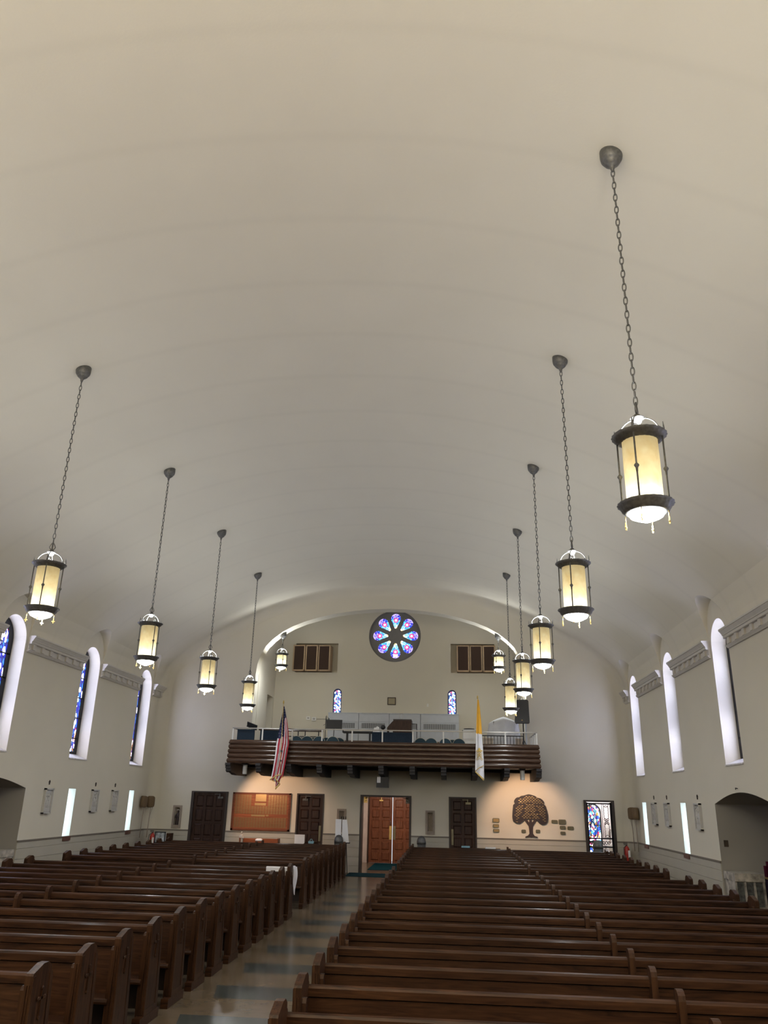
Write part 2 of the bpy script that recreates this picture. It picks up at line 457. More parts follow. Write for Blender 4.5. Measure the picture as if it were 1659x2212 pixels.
# ---------------------------------------------------------------- mesh helpers
class MB:
    """Collects simple solids; build() links them as one mesh object."""
    def __init__(s):
        s.v, s.f, s.m, s.sm = [], [], [], []
        s.cur = 0
    def add(s, vs, fs, smooth=False, mat=None):
        o = len(s.v)
        s.v += [Vector(v) for v in vs]
        for fc in fs:
            s.f.append([i + o for i in fc])
            s.m.append(s.cur if mat is None else mat)
            s.sm.append(smooth)
        return s
    def box(s, x0, x1, y0, y1, z0, z1, M=None, mat=None):
        vs = [Vector((x, y, z)) for z in (z0, z1) for y in (y0, y1) for x in (x0, x1)]
        if M is not None:
            vs = [M @ v for v in vs]
        return s.add(vs, [(0, 2, 3, 1), (4, 5, 7, 6), (0, 1, 5, 4), (2, 6, 7, 3), (0, 4, 6, 2), (1, 3, 7, 5)], mat=mat)
    def prism(s, poly, axis, a, b, M=None, smooth=False, mat=None):
        """poly: 2-D outline; axis 'X': points are (y,z); 'Y': (x,z); 'Z': (x,y)."""
        def P(p, t):
            q = {'X': (t, p[0], p[1]), 'Y': (p[0], t, p[1]), 'Z': (p[0], p[1], t)}[axis]
            q = Vector(q)
            return M @ q if M is not None else q
        n = len(poly)
        vs = [P(p, a) for p in poly] + [P(p, b) for p in poly]
        o = len(s.v)
        s.add(vs, [tuple(range(n))[::-1], tuple(range(n, 2 * n))], mat=mat)
        for i in range(n):
            j = (i + 1) % n
            s.f.append([o + i, o + j, o + n + j, o + n + i])
            s.m.append(s.cur if mat is None else mat)
            s.sm.append(smooth)
        return s
    def lathe(s, prof, c=(0, 0, 0), n=24, caps=True, M=None, wav=0.0, nw=12, mat=None):
        """prof: (radius, z) from one end to the other."""
        vs, fs = [], []
        for rr, z in prof:
            for i in range(n):
                t = 2 * PI * i / n
                q = rr * (1 + (wav * math.cos(nw * t) if wav else 0))
                vs.append(Vector((c[0] + q * math.cos(t), c[1] + q * math.sin(t), c[2] + z)))
        if M is not None:
            vs = [M @ v for v in vs]
        for k in range(len(prof) - 1):
            for i in range(n):
                j = (i + 1) % n
                fs.append((k * n + i, k * n + j, (k + 1) * n + j, (k + 1) * n + i))
        s.add(vs, fs, True, mat)
        if caps:
            o = len(s.v) - len(vs)
            s.f.append([o + i for i in range(n)][::-1]); s.m.append(s.cur if mat is None else mat); s.sm.append(False)
            q = o + (len(prof) - 1) * n
            s.f.append([q + i for i in range(n)]); s.m.append(s.cur if mat is None else mat); s.sm.append(False)
        return s
    def tube(s, pts, rad, n=8, closed=False, caps=True, mat=None):
        pts = [Vector(p) for p in pts]
        m = len(pts)
        rads = rad if isinstance(rad, (list, tuple)) else [rad] * m
        vs, fs = [], []
        prev = None
        for i in range(m):
            if closed:
                t = pts[(i + 1) % m] - pts[i - 1]
            else:
                t = pts[min(i + 1, m - 1)] - pts[max(i - 1, 0)]
            t.normalize()
            if prev is None:
                a = Vector((0, 0, 1)) if abs(t.z) < 0.9 else Vector((1, 0, 0))
                e1 = t.cross(a).normalized()
            else:
                e1 = (prev - t * prev.dot(t)).normalized()
            prev = e1
            e2 = t.cross(e1)
            for k in range(n):
                w = 2 * PI * k / n
                vs.append(pts[i] + (e1 * math.cos(w) + e2 * math.sin(w)) * rads[i])
        for i in range(m if closed else m - 1):
            for k in range(n):
                j, l = (i + 1) % m, (k + 1) % n
                fs.append((i * n + k, i * n + l, j * n + l, j * n + k))
        if caps and not closed:
            fs.append(tuple(range(n))[::-1])
            fs.append(tuple((m - 1) * n + k for k in range(n)))
        s.add(vs, fs, True, mat)
        return s
    def ball(s, c, rx, ry=None, rz=None, n=14, m=8, mat=None):
        ry = ry or rx
        rz = rz or rx
        pr = [(max(0.001, math.sin(PI * k / m)), -math.cos(PI * k / m)) for k in range(m + 1)]
        M = Matrix.Translation(c) @ Matrix.Diagonal((rx, ry, rz, 1))
        return s.lathe(pr, n=n, M=M, caps=False, mat=mat)
    def grid(s, fn, nu, nv, smooth=True, matfn=None, two=True, thick=0.006):
        vs = [Vector(fn(i / nu, j / nv)) for j in range(nv + 1) for i in range(nu + 1)]
        o = len(s.v)
        s.v += vs
        for j in range(nv):
            for i in range(nu):
                a = o + j * (nu + 1) + i
                s.f.append([a, a + 1, a + nu + 2, a + nu + 1])
                s.m.append(matfn((i + .5) / nu, (j + .5) / nv) if matfn else s.cur)
                s.sm.append(smooth)
        return s
    def build(s, name, mats, parent=None, world=True, loc=None, fix=True):
        base = Vector((0, 0, 0))
        if world and parent is not None:
            p = parent
            while p is not None:
                base += p.location
                p = p.parent
        if loc is not None:
            base = Vector(loc)
        me = bpy.data.meshes.new(name)
        me.from_pydata([v - base for v in s.v], [], s.f)
        if not isinstance(mats, (list, tuple)):
            mats = [mats]
        for mm in mats:
            me.materials.append(MAT[mm] if isinstance(mm, str) else mm)
        me.polygons.foreach_set('material_index', s.m)
        me.polygons.foreach_set('use_smooth', s.sm)
        if fix:
            bm = bmesh.new()
            bm.from_mesh(me)
            bmesh.ops.recalc_face_normals(bm, faces=bm.faces)
            bm.to_mesh(me)
            bm.free()
        me.update()
        o = bpy.data.objects.new(name, me)
        COL.objects.link(o)
        if parent is not None:
            o.parent = parent
        if loc is not None:
            o.location = loc
        return o

def local(mb, name, mats, parent):
    return mb.build(name, mats, parent, world=False)

def tag(o, label=None, cat=None, group=None, kind=None):
    if label: o['label'] = label
    if cat: o['category'] = cat
    if group: o['group'] = group
    if kind: o['kind'] = kind
    return o

def thing(name, label, cat, loc=(0, 0, 0), group=None, kind=None, rotz=0.0):
    o = bpy.data.objects.new(name, None)
    o.empty_display_size = 0.1
    COL.objects.link(o)
    o.location = loc
    o.rotation_euler = (0, 0, rotz)
    return tag(o, label, cat, group, kind)

def dup(root, loc, label=None, group=None, rotz=None):
    def cp(o, par):
        c = o.copy()
        COL.objects.link(c)
        c.parent = par
        for ch in o.children:
            cp(ch, c)
        return c
    n = cp(root, None)
    n.location = loc
    if rotz is not None: n.rotation_euler = (0, 0, rotz)
    if label: n['label'] = label
    if group: n['group'] = group
    return n

def boolean(ob, cutters):
    tmp = []
    for c in cutters:
        co = c.build('cutter', 'plaster', loc=(0, 0, 0))
        tmp.append(co)
        md = ob.modifiers.new('cut', 'BOOLEAN')
        md.operation = 'DIFFERENCE'
        md.solver = 'EXACT'
        md.object = co
    dg = bpy.context.evaluated_depsgraph_get()
    me = bpy.data.meshes.new_from_object(ob.evaluated_get(dg))
    ob.modifiers.clear()
    old = ob.data
    ob.data = me
    me.name = ob.name
    for c in tmp:
        d_ = c.data
        bpy.data.objects.remove(c)
        bpy.data.meshes.remove(d_)
    bpy.data.meshes.remove(old)
    return ob

def smooth_by_angle(o, deg=35):
    me = o.data
    me.polygons.foreach_set('use_smooth', [True] * len(me.polygons))
    me.set_sharp_from_angle(angle=math.radians(deg))
    me.update()

def arch_poly(c, w, z0, ztop, n=20):
    """Round-headed outline centred on c, half width w."""
    zs = ztop - w
    return [(c - w, z0), (c + w, z0)] + [(c + w * math.cos(t), zs + w * math.sin(t)) for t in [PI * i / n for i in range(n + 1)]]

# ---------------------------------------------------------------- the shell
WIN_L = [18.34, 22.79, 27.22]
WIN_R = [18.45, 22.94, 27.42]
WIN_MORE = [13.95, 9.5, 5.05, 0.6]
SLIT_L = [(22.52, 22.96), (26.95, 27.37)]
SLIT_R = [(22.58, 23.08), (27.04, 27.55)]
WR, SILL, WTOP = 0.57, 3.27, 6.48
ALC = (16.50, 20.13)
def alcove_poly():
    a, b = ALC
    pts = [(a, -0.3), (b, -0.3), (b, 2.44)]
    for i in range(1, 16):
        t = i / 16
        pts.append((b + (a - b) * t, 2.44 + 0.24 * math.sin(PI * t)))
    return pts + [(a, 2.44)]

def side_wall(name, xw, sgn, wins, slits):
    m = MB()
    m.box(min(xw, xw + sgn * 3.2), max(xw, xw + sgn * 3.2), YF, D + 0.6, -0.2, ZC)
    o = m.build(name, 'plaster_wall')
    cut = MB()
    for c in wins + WIN_MORE:
        cut.prism(arch_poly(c, WR, SILL, WTOP), 'X', xw + sgn * 0.38, xw - sgn * 0.4)
    for a, b in slits:
        cut.prism([(a, 1.20), (b, 1.20), (b, 2.455), (a, 2.455)], 'X', xw + sgn * 0.34, xw - sgn * 0.4)
    alc = MB().prism(alcove_poly(), 'X', xw + sgn * 2.6, xw - sgn * 0.4)
    boolean(o, [cut, alc])
    o.data.materials.append(MAT['alcove'])  # recess faces take the plaster darkened for shade
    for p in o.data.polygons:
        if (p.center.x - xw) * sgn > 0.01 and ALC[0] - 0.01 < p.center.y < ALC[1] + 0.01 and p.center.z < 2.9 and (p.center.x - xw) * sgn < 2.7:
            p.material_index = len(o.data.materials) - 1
    smooth_by_angle(o)
    return tag(o, kind='structure')
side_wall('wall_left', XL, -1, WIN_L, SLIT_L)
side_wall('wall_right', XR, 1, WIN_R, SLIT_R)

m = MB()
m.prism(VAULTP + [(XR + 3.2, ZC), (XR + 3.2, 11.6), (XL - 3.2, 11.6), (XL - 3.2, ZC)], 'Y', YF, D + 0.02)
ceil = m.build('ceiling', 'vault')
lun, win = MB(), MB()
for xw, sgn, ws in ((XL, -1, WIN_L), (XR, 1, WIN_R)):
    for c in ws + WIN_MORE:
        lun.prism(arch_poly(c, 0.70, 5.6, 7.02, 28), 'X', xw, xw - sgn * 2.2)
        win.prism(arch_poly(c, WR, SILL, WTOP), 'X', xw + sgn * 0.38, xw - sgn * 0.4)
boolean(ceil, [lun, win])
smooth_by_angle(ceil, 30)
tag(ceil, kind='structure')

tag(MB().box(XL - 3.2, XR + 3.2, YF, 34.6, -0.2, 0.0).build('floor', 'terrazzo'), kind='structure')
tag(MB().box(XL - 0.5, XR + 0.5, YF - 0.3, YF, -0.2, 10.4).build('wall_front', 'plaster_wall'), kind='structure')

# rear wall with the great arch, the doorways, the niches, and the coved junction
ARCH_R = [(4.92, 3.45), (4.94, 5.9), (4.94, 6.6), (4.90, 7.0), (4.80, 7.35), (4.62, 7.68), (4.37, 7.94), (4.05, 8.20), (3.66, 8.42), (3.2, 8.61), (2.6, 8.79), (2.0, 8.93), (1.3, 9.03), (0.65, 9.09)]
ARCH = [(CX + a, z) for a, z in ARCH_R] + [(CX, 9.11)] + [(CX - a, z) for a, z in reversed(ARCH_R)]
DOOR_A, DOOR_B, DOOR_C, DOOR_D, DOOR_M = (-9.16, -7.83), (-5.37, -4.40), (-0.06, 0.89), (4.52, 5.54), (-3.13, -1.35)
DZ = 2.49
NICHE = [(-9.775, -9.455, 1.245, 2.0), (-3.93, -3.61, 1.25, 2.015), (-0.86, -0.54, 1.26, 2.03)]
m = MB()
m.box(XL - 0.3, XR + 0.3, D, D + 0.55, -0.2, 11.0)
wb = m.build('wall_back', 'plaster_wall')
cut = MB().prism(ARCH, 'Y', D - 0.5, D + 1.0)
c2 = MB()
for a, b in (DOOR_M, DOOR_D):
    c2.box(a, b, D - 0.5, D + 1, -0.5, DZ)
for a, b in (DOOR_A, DOOR_B, DOOR_C):
    c2.box(a, b, D - 0.5, D + 0.12, -0.5, DZ)
for a, b, z0, z1 in NICHE:
    c2.box(a + 0.06, b - 0.06, D - 0.5, D + 0.16, z0 + 0.06, z1 - 0.06)
boolean(wb, [cut, c2])
# concave cove from floor to crown on both sides (joined to the rear wall)
prof = [(XL, 0.0)] + [(XL, 3.0)] + VAULTP + [(XR, 3.0), (XR, 0.0)]
NC, RC = 7, 0.38
vs, fs = [], []
for i, (x, z) in enumerate(prof):
    a = prof[max(i - 1, 0)]
    b = prof[min(i + 1, len(prof) - 1)]
    t = Vector((b[0] - a[0], b[1] - a[1])).normalized()
    nrm = Vector((t.y, -t.x))
    for k in range(NC + 1):
        w = (PI / 2) * k / NC
        inn = RC * (1 - math.cos(w))
        yy = D - RC + RC * math.sin(w)
        vs.append((x + nrm.x * inn, yy, z + nrm.y * inn))
n1 = NC + 1
for i in range(len(prof) - 1):
    for k in range(NC):
        fs.append((i * n1 + k, i * n1 + k + 1, (i + 1) * n1 + k + 1, (i + 1) * n1 + k))
cv = MB().add(vs, fs, True)
cove = cv.build('cove', 'plaster_wall', fix=False)
bm = bmesh.new()
bm.from_mesh(wb.data)
bm.from_mesh(cove.data)
bm.to_mesh(wb.data)
bm.free()
bpy.data.objects.remove(cove)
smooth_by_angle(wb, 30)
tag(wb, kind='structure')

# choir loft shell behind the arch
LP = [(4.92, 3.3), (4.92, 6.9), (4.86, 7.7), (4.72, 8.4), (4.35, 9.0), (3.7, 9.5), (2.8, 9.95), (1.5, 10.25), (0, 10.35)]
inner = [(CX - a, z) for a, z in LP] + [(CX + a, z) for a, z in reversed(LP[:-1])]
outer = [(CX + 6.0, 3.3), (CX + 6.0, 11.0), (CX - 6.0, 11.0), (CX - 6.0, 3.3)]
m = MB().prism(inner + outer, 'Y', D + 0.5, YB + 0.3)
lw = m.build('wall_loft_left', 'plaster_wall')
lw.name = 'wall_loft_side'
boolean(lw, [MB().box(CX - 5.6, CX - 4.0, 30.98, 32.02, 3.2, 6.15)])
smooth_by_angle(lw, 30)
tag(lw, kind='structure')
m = MB().box(CX - 5.6, CX + 5.6, YB, YB + 0.8, 3.3, 11.0)
lb = m.build('wall_loft_back', 'plaster_wall')
RC_X, RC_Z = -2.26, 8.74
rosecut = MB().prism([(RC_X + 1.08 * math.cos(2 * PI * i / 64), RC_Z + 1.08 * math.sin(2 * PI * i / 64)) for i in range(64)], 'Y', YB - 0.3, YB + 0.30)
c2 = MB()
for a, b, z0, z1 in ((-6.38, -4.61, 7.205, 8.40), (0.05, 1.83, 7.235, 8.42)):
    c2.box(a, b, YB - 0.3, YB + 0.28, z0, z1)
for c in (-4.56, 0.09):
    c2.prism(arch_poly(c, 0.175, 5.35, 6.56), 'Y', YB - 0.3, YB + 0.12)
boolean(lb, [rosecut, c2])
smooth_by_angle(lb, 30)
tag(lb, kind='structure')
m = MB()
m.box(CX - 4.9, CX + 4.9, D, YB, 3.35, 3.55)
m.box(CX - 5.0, CX + 5.0, 30.0, YB, 3.55, 4.05)
m.box(CX - 5.0, CX + 5.0, 31.0, YB, 4.05, 4.45)
tag(m.build('floor_loft', 'loftfloor'), kind='structure')
# vestibule behind the middle doorway
m = MB()
m.box(-4.4, -4.2, D + 0.5, 33.75, 0, 3.3)
m.box(-0.4, -0.2, D + 0.5, 33.75, 0, 3.3)
m.box(-4.2, -3.24, 33.55, 33.75, 0, 3.3)
m.box(-1.36, -0.4, 33.55, 33.75, 0, 3.3)
m.box(-3.24, -1.36, 33.55, 33.75, 2.44, 3.3)
m.box(-4.2, -0.4, D + 0.5, 33.75, 3.1, 3.3)
tag(m.build('wall_vestibule', 'vest'), kind='structure')
# baptistery behind the iron gate
m = MB()
m.box(2.9, 3.1, D + 0.5, 31.9, 0, 3.3)
m.box(6.8, 7.0, D + 0.5, 31.9, 0, 3.3)
m.box(2.9, 7.0, 31.7, 31.9, 0, 3.3)
m.box(2.9, 7.0, D + 0.5, 31.9, 3.1, 3.3)
tag(m.build('wall_baptistery', 'vest'), kind='structure')

# wainscot, cap moulding, cornices
tn = [0]
def trim(mb, mat, smooth=None):
    tn[0] += 1
    o = mb.build('trim_%d' % tn[0], mat)
    return tag(o, kind='structure')
def wains_side(xw, sgn, y0, y1):
    i = -sgn
    b, c = MB(), MB()
    zz = [0, 0.22, 0.50, 0.78, 1.02, 1.19]
    for k in range(5):
        b.box(min(xw, xw + i * 0.022), max(xw, xw + i * 0.022), y0, y1, zz[k] + (0.004 if k else 0), zz[k + 1] - 0.004)
    trim(b, 'wainscot')
    c.box(min(xw, xw + i * 0.04), max(xw, xw + i * 0.04), y0, y1, 1.19, 1.215)
    c.box(min(xw, xw + i * 0.028), max(xw, xw + i * 0.028), y0, y1, 1.165, 1.19)
    trim(c, 'cap')
for xw, sgn in ((XL, -1), (XR, 1)):
    wains_side(xw, sgn, ALC[1], D - RC)
    wains_side(xw, sgn, YF, ALC[0])
def wains_back(x0, x1):
    b, c = MB(), MB()
    zz = [0, 0.22, 0.50, 0.78, 1.02, 1.19]
    for k in range(5):
        b.box(x0, x1, D - 0.022, D, zz[k] + (0.004 if k else 0), zz[k + 1] - 0.004)
    trim(b, 'wainscot')
    c.box(x0, x1, D - 0.04, D, 1.19, 1.215)
    c.box(x0, x1, D - 0.028, D, 1.165, 1.19)
    trim(c, 'cap')
for a, b in ((XL + RC, DOOR_A[0]), (DOOR_A[1], DOOR_B[0]), (DOOR_B[1], DOOR_M[0]), (DOOR_M[1], DOOR_C[0]), (DOOR_C[1], DOOR_D[0]), (DOOR_D[1], XR - RC)):
    wains_back(a, b)
for sx, xw in ((1, XL), (-1, XR)):           # the curved corners
    b, c = MB(), MB()
    N = 8
    for mb, th, z0, z1 in ((b, 0.022, 0, 1.19), (c, 0.04, 1.165, 1.215)):
        vs = []
        for k in range(N + 1):
            w = (PI / 2) * k / N
            for rr in (RC, RC - th):
                vs.append((xw + sx * (RC - rr * math.cos(w)), D - RC + rr * math.sin(w)))
        for k in range(N):
            p = [vs[2 * k], vs[2 * k + 2], vs[2 * k + 3], vs[2 * k + 1]]
            mb.prism(p, 'Z', z0, z1)
    trim(b, 'wainscot')
    trim(c, 'cap')

COR = [(0, 6.09), (0.20, 6.09), (0.20, 6.05), (0.185, 6.045), (0.17, 6.02), (0.145, 5.985), (0.135, 5.97), (0.135, 5.955), (0.115, 5.95), (0.115, 5.895), (0.10, 5.885), (0.05, 5.885),
       (0.05, 5.745), (0.09, 5.74), (0.075, 5.72), (0.055, 5.70), (0.04, 5.68), (0, 5.68)]
def cornice(xw, sgn, y0, y1):
    i = -sgn
    m = MB()
    m.prism([(xw + i * a, z) for a, z in COR], 'Y', y0, y1)
    n = max(2, int(round((y1 - y0) / 0.46)))
    for k in range(n):
        yc = y0 + (k + 0.5) * (y1 - y0) / n
        m.box(min(xw + i * 0.04, xw + i * 0.095), max(xw + i * 0.04, xw + i * 0.095), yc - 0.07, yc + 0.07, 5.75, 5.90)
    trim(m, 'cornice')
for xw, sgn, ws in ((XL, -1, WIN_L), (XR, 1, WIN_R)):
    ys = sorted(ws + WIN_MORE)
    ends = [YF] + [v for c in ys for v in (c - 0.62, c + 0.66)] + [D - 0.02]
    for k in range(0, len(ends), 2):
        cornice(xw, sgn, ends[k], ends[k + 1])

# ---------------------------------------------------------------- windows
wn = [0]
def struct_thing(kind, loc):
    o = bpy.data.objects.new(kind, None)
    COL.objects.link(o)
    o.location = loc
    o['kind'] = 'structure'
    return o
def lancet(xw, sgn, c):
    wn[0] += 1
    t = struct_thing('window_%d' % wn[0], (xw + sgn * 0.3, c, SILL))
    x0 = xw + sgn * 0.355
    a, b = min(x0, x0 + sgn * 0.018), max(x0, x0 + sgn * 0.018)
    MB().prism(arch_poly(c, WR - 0.17, SILL + 0.19, WTOP - 0.17), 'X', a, b).build('stained_glass', 'bigglass', t)
    fr = MB()
    po, pi_ = arch_poly(c, WR, SILL, WTOP, 20), arch_poly(c, WR - 0.19, SILL + 0.21, WTOP - 0.19, 20)
    xi = x0 - sgn * 0.015
    for k in range(len(po)):
        l = (k + 1) % len(po)
        fr.prism([po[k], po[l], pi_[l], pi_[k]], 'X', x0 + sgn * 0.01, xi)
    for z in (3.85, 4.42, 5.0, 5.58):
        fr.box(min(xi, x0), max(xi, x0), c - WR + 0.05, c + WR - 0.05, z - 0.018, z + 0.018)
    fr.build('window_frame', 'iron', t)
    s = MB().prism([(xw - sgn * 0.025, SILL - 0.03), (xw - sgn * 0.025, SILL), (xw + sgn * 0.352, SILL + 0.14), (xw + sgn * 0.352, SILL - 0.03)], 'Y', c - WR + 0.002, c + WR - 0.002)
    s.build('window_sill', 'sill', t)
for c in WIN_L + WIN_MORE: lancet(XL, -1, c)
for c in WIN_R + WIN_MORE: lancet(XR, 1, c)
def slit(xw, sgn, a, b):
    wn[0] += 1
    t = struct_thing('window_%d' % wn[0], (xw + sgn * 0.3, (a + b) / 2, 1.2))
    x0 = xw + sgn * 0.30
    MB().box(min(x0, x0 + sgn * 0.02), max(x0, x0 + sgn * 0.02), a, b, 1.2, 2.455).build('frosted_glass', 'slit', t)
    MB().box(min(xw, xw - sgn * 0.05), max(xw, xw - sgn * 0.05), a, b, 1.095, 1.21).build('tile_sill', 'tile', t)
for a, b in SLIT_L: slit(XL, -1, a, b)
for a, b in SLIT_R: slit(XR, 1, a, b)

# rose window
wn[0] += 1
t = struct_thing('window_%d' % wn[0], (RC_X, YB + 0.2, RC_Z))
PX, PZ, PR = -2.235, RC_Z + 0.03, 0.985
disc = MB().prism([(RC_X + 1.09 * math.cos(2 * PI * i / 64), RC_Z + 1.09 * math.sin(2 * PI * i / 64)) for i in range(64)], 'Y', YB + 0.14, YB + 0.24)
disc = disc.build('tracery', 'greywall', t)
def petal(n=18):
    # teardrop about the +Z axis: tip at 0.30, broad end at 0.94
    pts = [(-0.035, 0.31), (0.035, 0.31)]
    cz, rr = 0.735, 0.205
    for k in range(n + 1):
        a = -0.42 + (PI + 0.84) * k / n
        pts.append((rr * math.cos(a), cz + rr * math.sin(a)))
    return pts
pc = MB()
for k in range(8):
    a = k * PI / 4
    pc.prism([(PX + x * math.cos(a) + z * math.sin(a), PZ - x * math.sin(a) + z * math.cos(a)) for x, z in petal()], 'Y', YB + 0.1, YB + 0.3)
save = disc.parent
disc.parent = None
disc.location = t.location
boolean(disc, [pc])
disc.parent = save
disc.location = (0, 0, 0)
smooth_by_angle(disc, 30)
mp = MB().prism(petal(), 'Y', 0, 0.012)
first = None
for k in range(8):
    if first is None:
        first = o = mp.build('petal_glass', 'rose', t, world=False)
    else:
        o = first.copy()
        COL.objects.link(o)
        o.parent = t
    o.location = (PX - RC_X, 0.0, PZ - RC_Z)
    o.rotation_euler = (0, k * PI / 4, 0)
    if k == 4:
        MB().box(-0.085, 0.085, -0.01, 0.0, 0.775, 0.865).build('white_pane', emit('white_pane_glass', (1, 1, 1), 1.6), o, world=False)
MB().lathe([(1.085, 0), (1.085, 0.06), (1.04, 0.06), (1.04, 0)], n=64, caps=False, M=Matrix.Translation((RC_X, YB + 0.14, RC_Z)) @ Matrix.Rotation(PI / 2, 4, 'X')).build('rim', 'greywall', t)
for c in (-4.56, 0.09):
    wn[0] += 1
    t = struct_thing('window_%d' % wn[0], (c, YB + 0.1, 5.35))
    MB().prism(arch_poly(c, 0.145, 5.35, 6.52), 'Y', YB + 0.075, YB + 0.09).build('stained_glass', 'loftglass', t)
    fr = MB()
    po, pi_ = arch_poly(c, 0.175, 5.35, 6.56), arch_poly(c, 0.13, 5.38, 6.50)
    for k in range(len(po)):
        l = (k + 1) % len(po)
        fr.prism([po[k], po[l], pi_[l], pi_[k]], 'Y', YB + 0.05, YB + 0.1)
    fr.box(c - 0.14, c + 0.14, YB + 0.05, YB + 0.08, 5.92, 5.94)
    fr.box(c - 0.14, c + 0.14, YB + 0.05, YB + 0.08, 6.32, 6.34)
    fr.build('window_frame', plain('blue_frame_paint', (0.02, 0.04, 0.16), 0.4), t)

# ---------------------------------------------------------------- doors
dn = [0]
def frame_mb(a, b, z1, y0, y1, w=0.07, wt=0.07):
    m = MB()
    m.box(a, a + w, y0, y1, 0, z1)
    m.box(b - w, b, y0, y1, 0, z1)
    m.box(a + w, b - w, y0, y1, z1 - wt, z1)
    return m
def leaf_mb(a, b, z0, z1, y, cols, rows, th=0.045, face=-1, drop=0.0):
    """Panelled leaf facing -Y: a slab with raised, bevelled fields."""
    m = MB()
    m.box(a, b, y, y + th, z0, z1)
    sw = 0.10
    pw = (b - a - sw * (cols + 1) + 0.0) / cols
    ph = (z1 - z0 - 0.09 * (rows + 1) - drop) / rows
    for i in range(cols):
        for j in range(rows):
            x0 = a + sw + i * (pw + sw)
            q0 = z0 + drop + 0.09 + j * (ph + 0.09)
            # dark groove ring is left by raising stiles; the field itself is a low pyramid
            A = [(x0, q0), (x0 + pw, q0), (x0 + pw, q0 + ph), (x0, q0 + ph)]
            e = 0.035
            B = [(x0 + e, q0 + e), (x0 + pw - e, q0 + e), (x0 + pw - e, q0 + ph - e), (x0 + e, q0 + ph - e)]
            vs = [(p[0], y - 0.001, p[1]) for p in A] + [(p[0], y - 0.028, p[1]) for p in B]
            m.add(vs, [(0, 1, 5, 4), (1, 2, 6, 5), (2, 3, 7, 6), (3, 0, 4, 7), (4, 5, 6, 7)])
    # raised stiles and rails
    for i in range(cols + 1):
        x0 = a + i * (pw + sw)
        m.box(x0 + 0.008, x0 + sw - 0.008, y - 0.016, y, z0, z1)
    for j in range(rows + 1):
        q0 = z0 + drop + j * (ph + 0.09)
        m.box(a, b, y - 0.012, y, q0 + 0.006, q0 + 0.084)
    return m
def closer(t, x, z, y, side, mat='bronze'):
    m = MB()
    m.box(x - 0.09, x + 0.09, y - 0.06, y, z - 0.035, z + 0.035)
    m.box(x + side * 0.02 - 0.012, x + side * 0.02 + 0.012, y - 0.10, y - 0.05, z, z + 0.13)
    m.box(min(x, x + side * 0.2), max(x, x + side * 0.2), y - 0.10, y - 0.08, z + 0.10, z + 0.12)
    m.build('door_closer', mat, t)
for (a, b), cols, rows, cl in ((DOOR_A, 3, 5, 1), (DOOR_B, 2, 6, -1), (DOOR_C, 2, 6, 1)):
    dn[0] += 1
    t = struct_thing('door_%d' % dn[0], ((a + b) / 2, D, 0))
    frame_mb(a, b, DZ, D - 0.02, D + 0.09, 0.05 if cols == 2 else 0.09, 0.045).build('door_frame', 'frame_dark', t)
    w = 0.05 if cols == 2 else 0.09
    leaf_mb(a + w, b - w, 0.01, DZ - 0.045, D + 0.065, cols, rows).build('door_leaf', 'oak_door', t)
    if cols == 2:
        hx = b - w - 0.07 if cl < 0 else a + w + 0.07
        MB().box(hx - 0.035, hx + 0.035, D + 0.035, D + 0.05, 0.95, 1.45).build('push_plate', 'plaque', t)
    closer(t, (b - 0.28) if cl > 0 else (a + 0.30), DZ - 0.20, D + 0.05, -cl, 'plaque' if rows == 6 and cl > 0 else 'bronze')
dn[0] += 1
t = struct_thing('door_%d' % dn[0], (-2.24, D, 0))
frame_mb(DOOR_M[0], DOOR_M[1], DZ, D - 0.025, D + 0.50, 0.07, 0.06).build('door_frame', 'frame_dark', t)
for sx in (-1, 1):
    x = -2.24 + sx * 0.74
    m = MB()
    m.box(x - 0.06, x + 0.06, D + 0.30, D + 0.42, DZ - 0.26, DZ - 0.06)
    m.tube([(x, D + 0.30, DZ - 0.1), (x - sx * 0.10, D + 0.26, DZ - 0.09), (x - sx * 0.16, D + 0.30, DZ - 0.09)], 0.012, 6)
    m.tube([(x, D + 0.30, DZ - 0.2), (x - sx * 0.05, D + 0.25, DZ - 0.16), (x, D + 0.24, DZ - 0.09)], 0.010, 6)
    m.build('door_closer', 'brass' if sx < 0 else 'bronze', t)
dn[0] += 1
t = struct_thing('door_%d' % dn[0], (-2.3, 33.5, 0))
frame_mb(-3.30, -1.30, 2.50, 33.50, 33.62, 0.06, 0.06).build('door_frame', 'oak_door', t)
for a, b, zz in ((-3.24, -2.322, 0.002), (-2.304, -1.36, 0.002)):
    lf = leaf_mb(a, b, zz, 2.44, 33.5, 2, 6).build('door_leaf', 'oak_red', t)
    hx = b - 0.07 if a < -3 else a + 0.075
    MB().box(hx - 0.045, hx + 0.045, 33.47, 33.485, 0.86, 1.36).build('push_plate', 'brass' if a < -3 else 'plaque', lf)
    if a < -3:
        MB().tube([(hx, 33.46, 1.42), (hx, 33.44, 1.52), (hx, 33.44, 1.55)], 0.012, 6).build('door_pull', 'silver', lf)
m = MB().box(-2.85, -2.70, 33.42, 33.47, 2.28, 2.33)
m.box(-2.78, -2.75, 33.40, 33.44, 2.3, 2.42)
m.build('door_closer', 'brass', t)

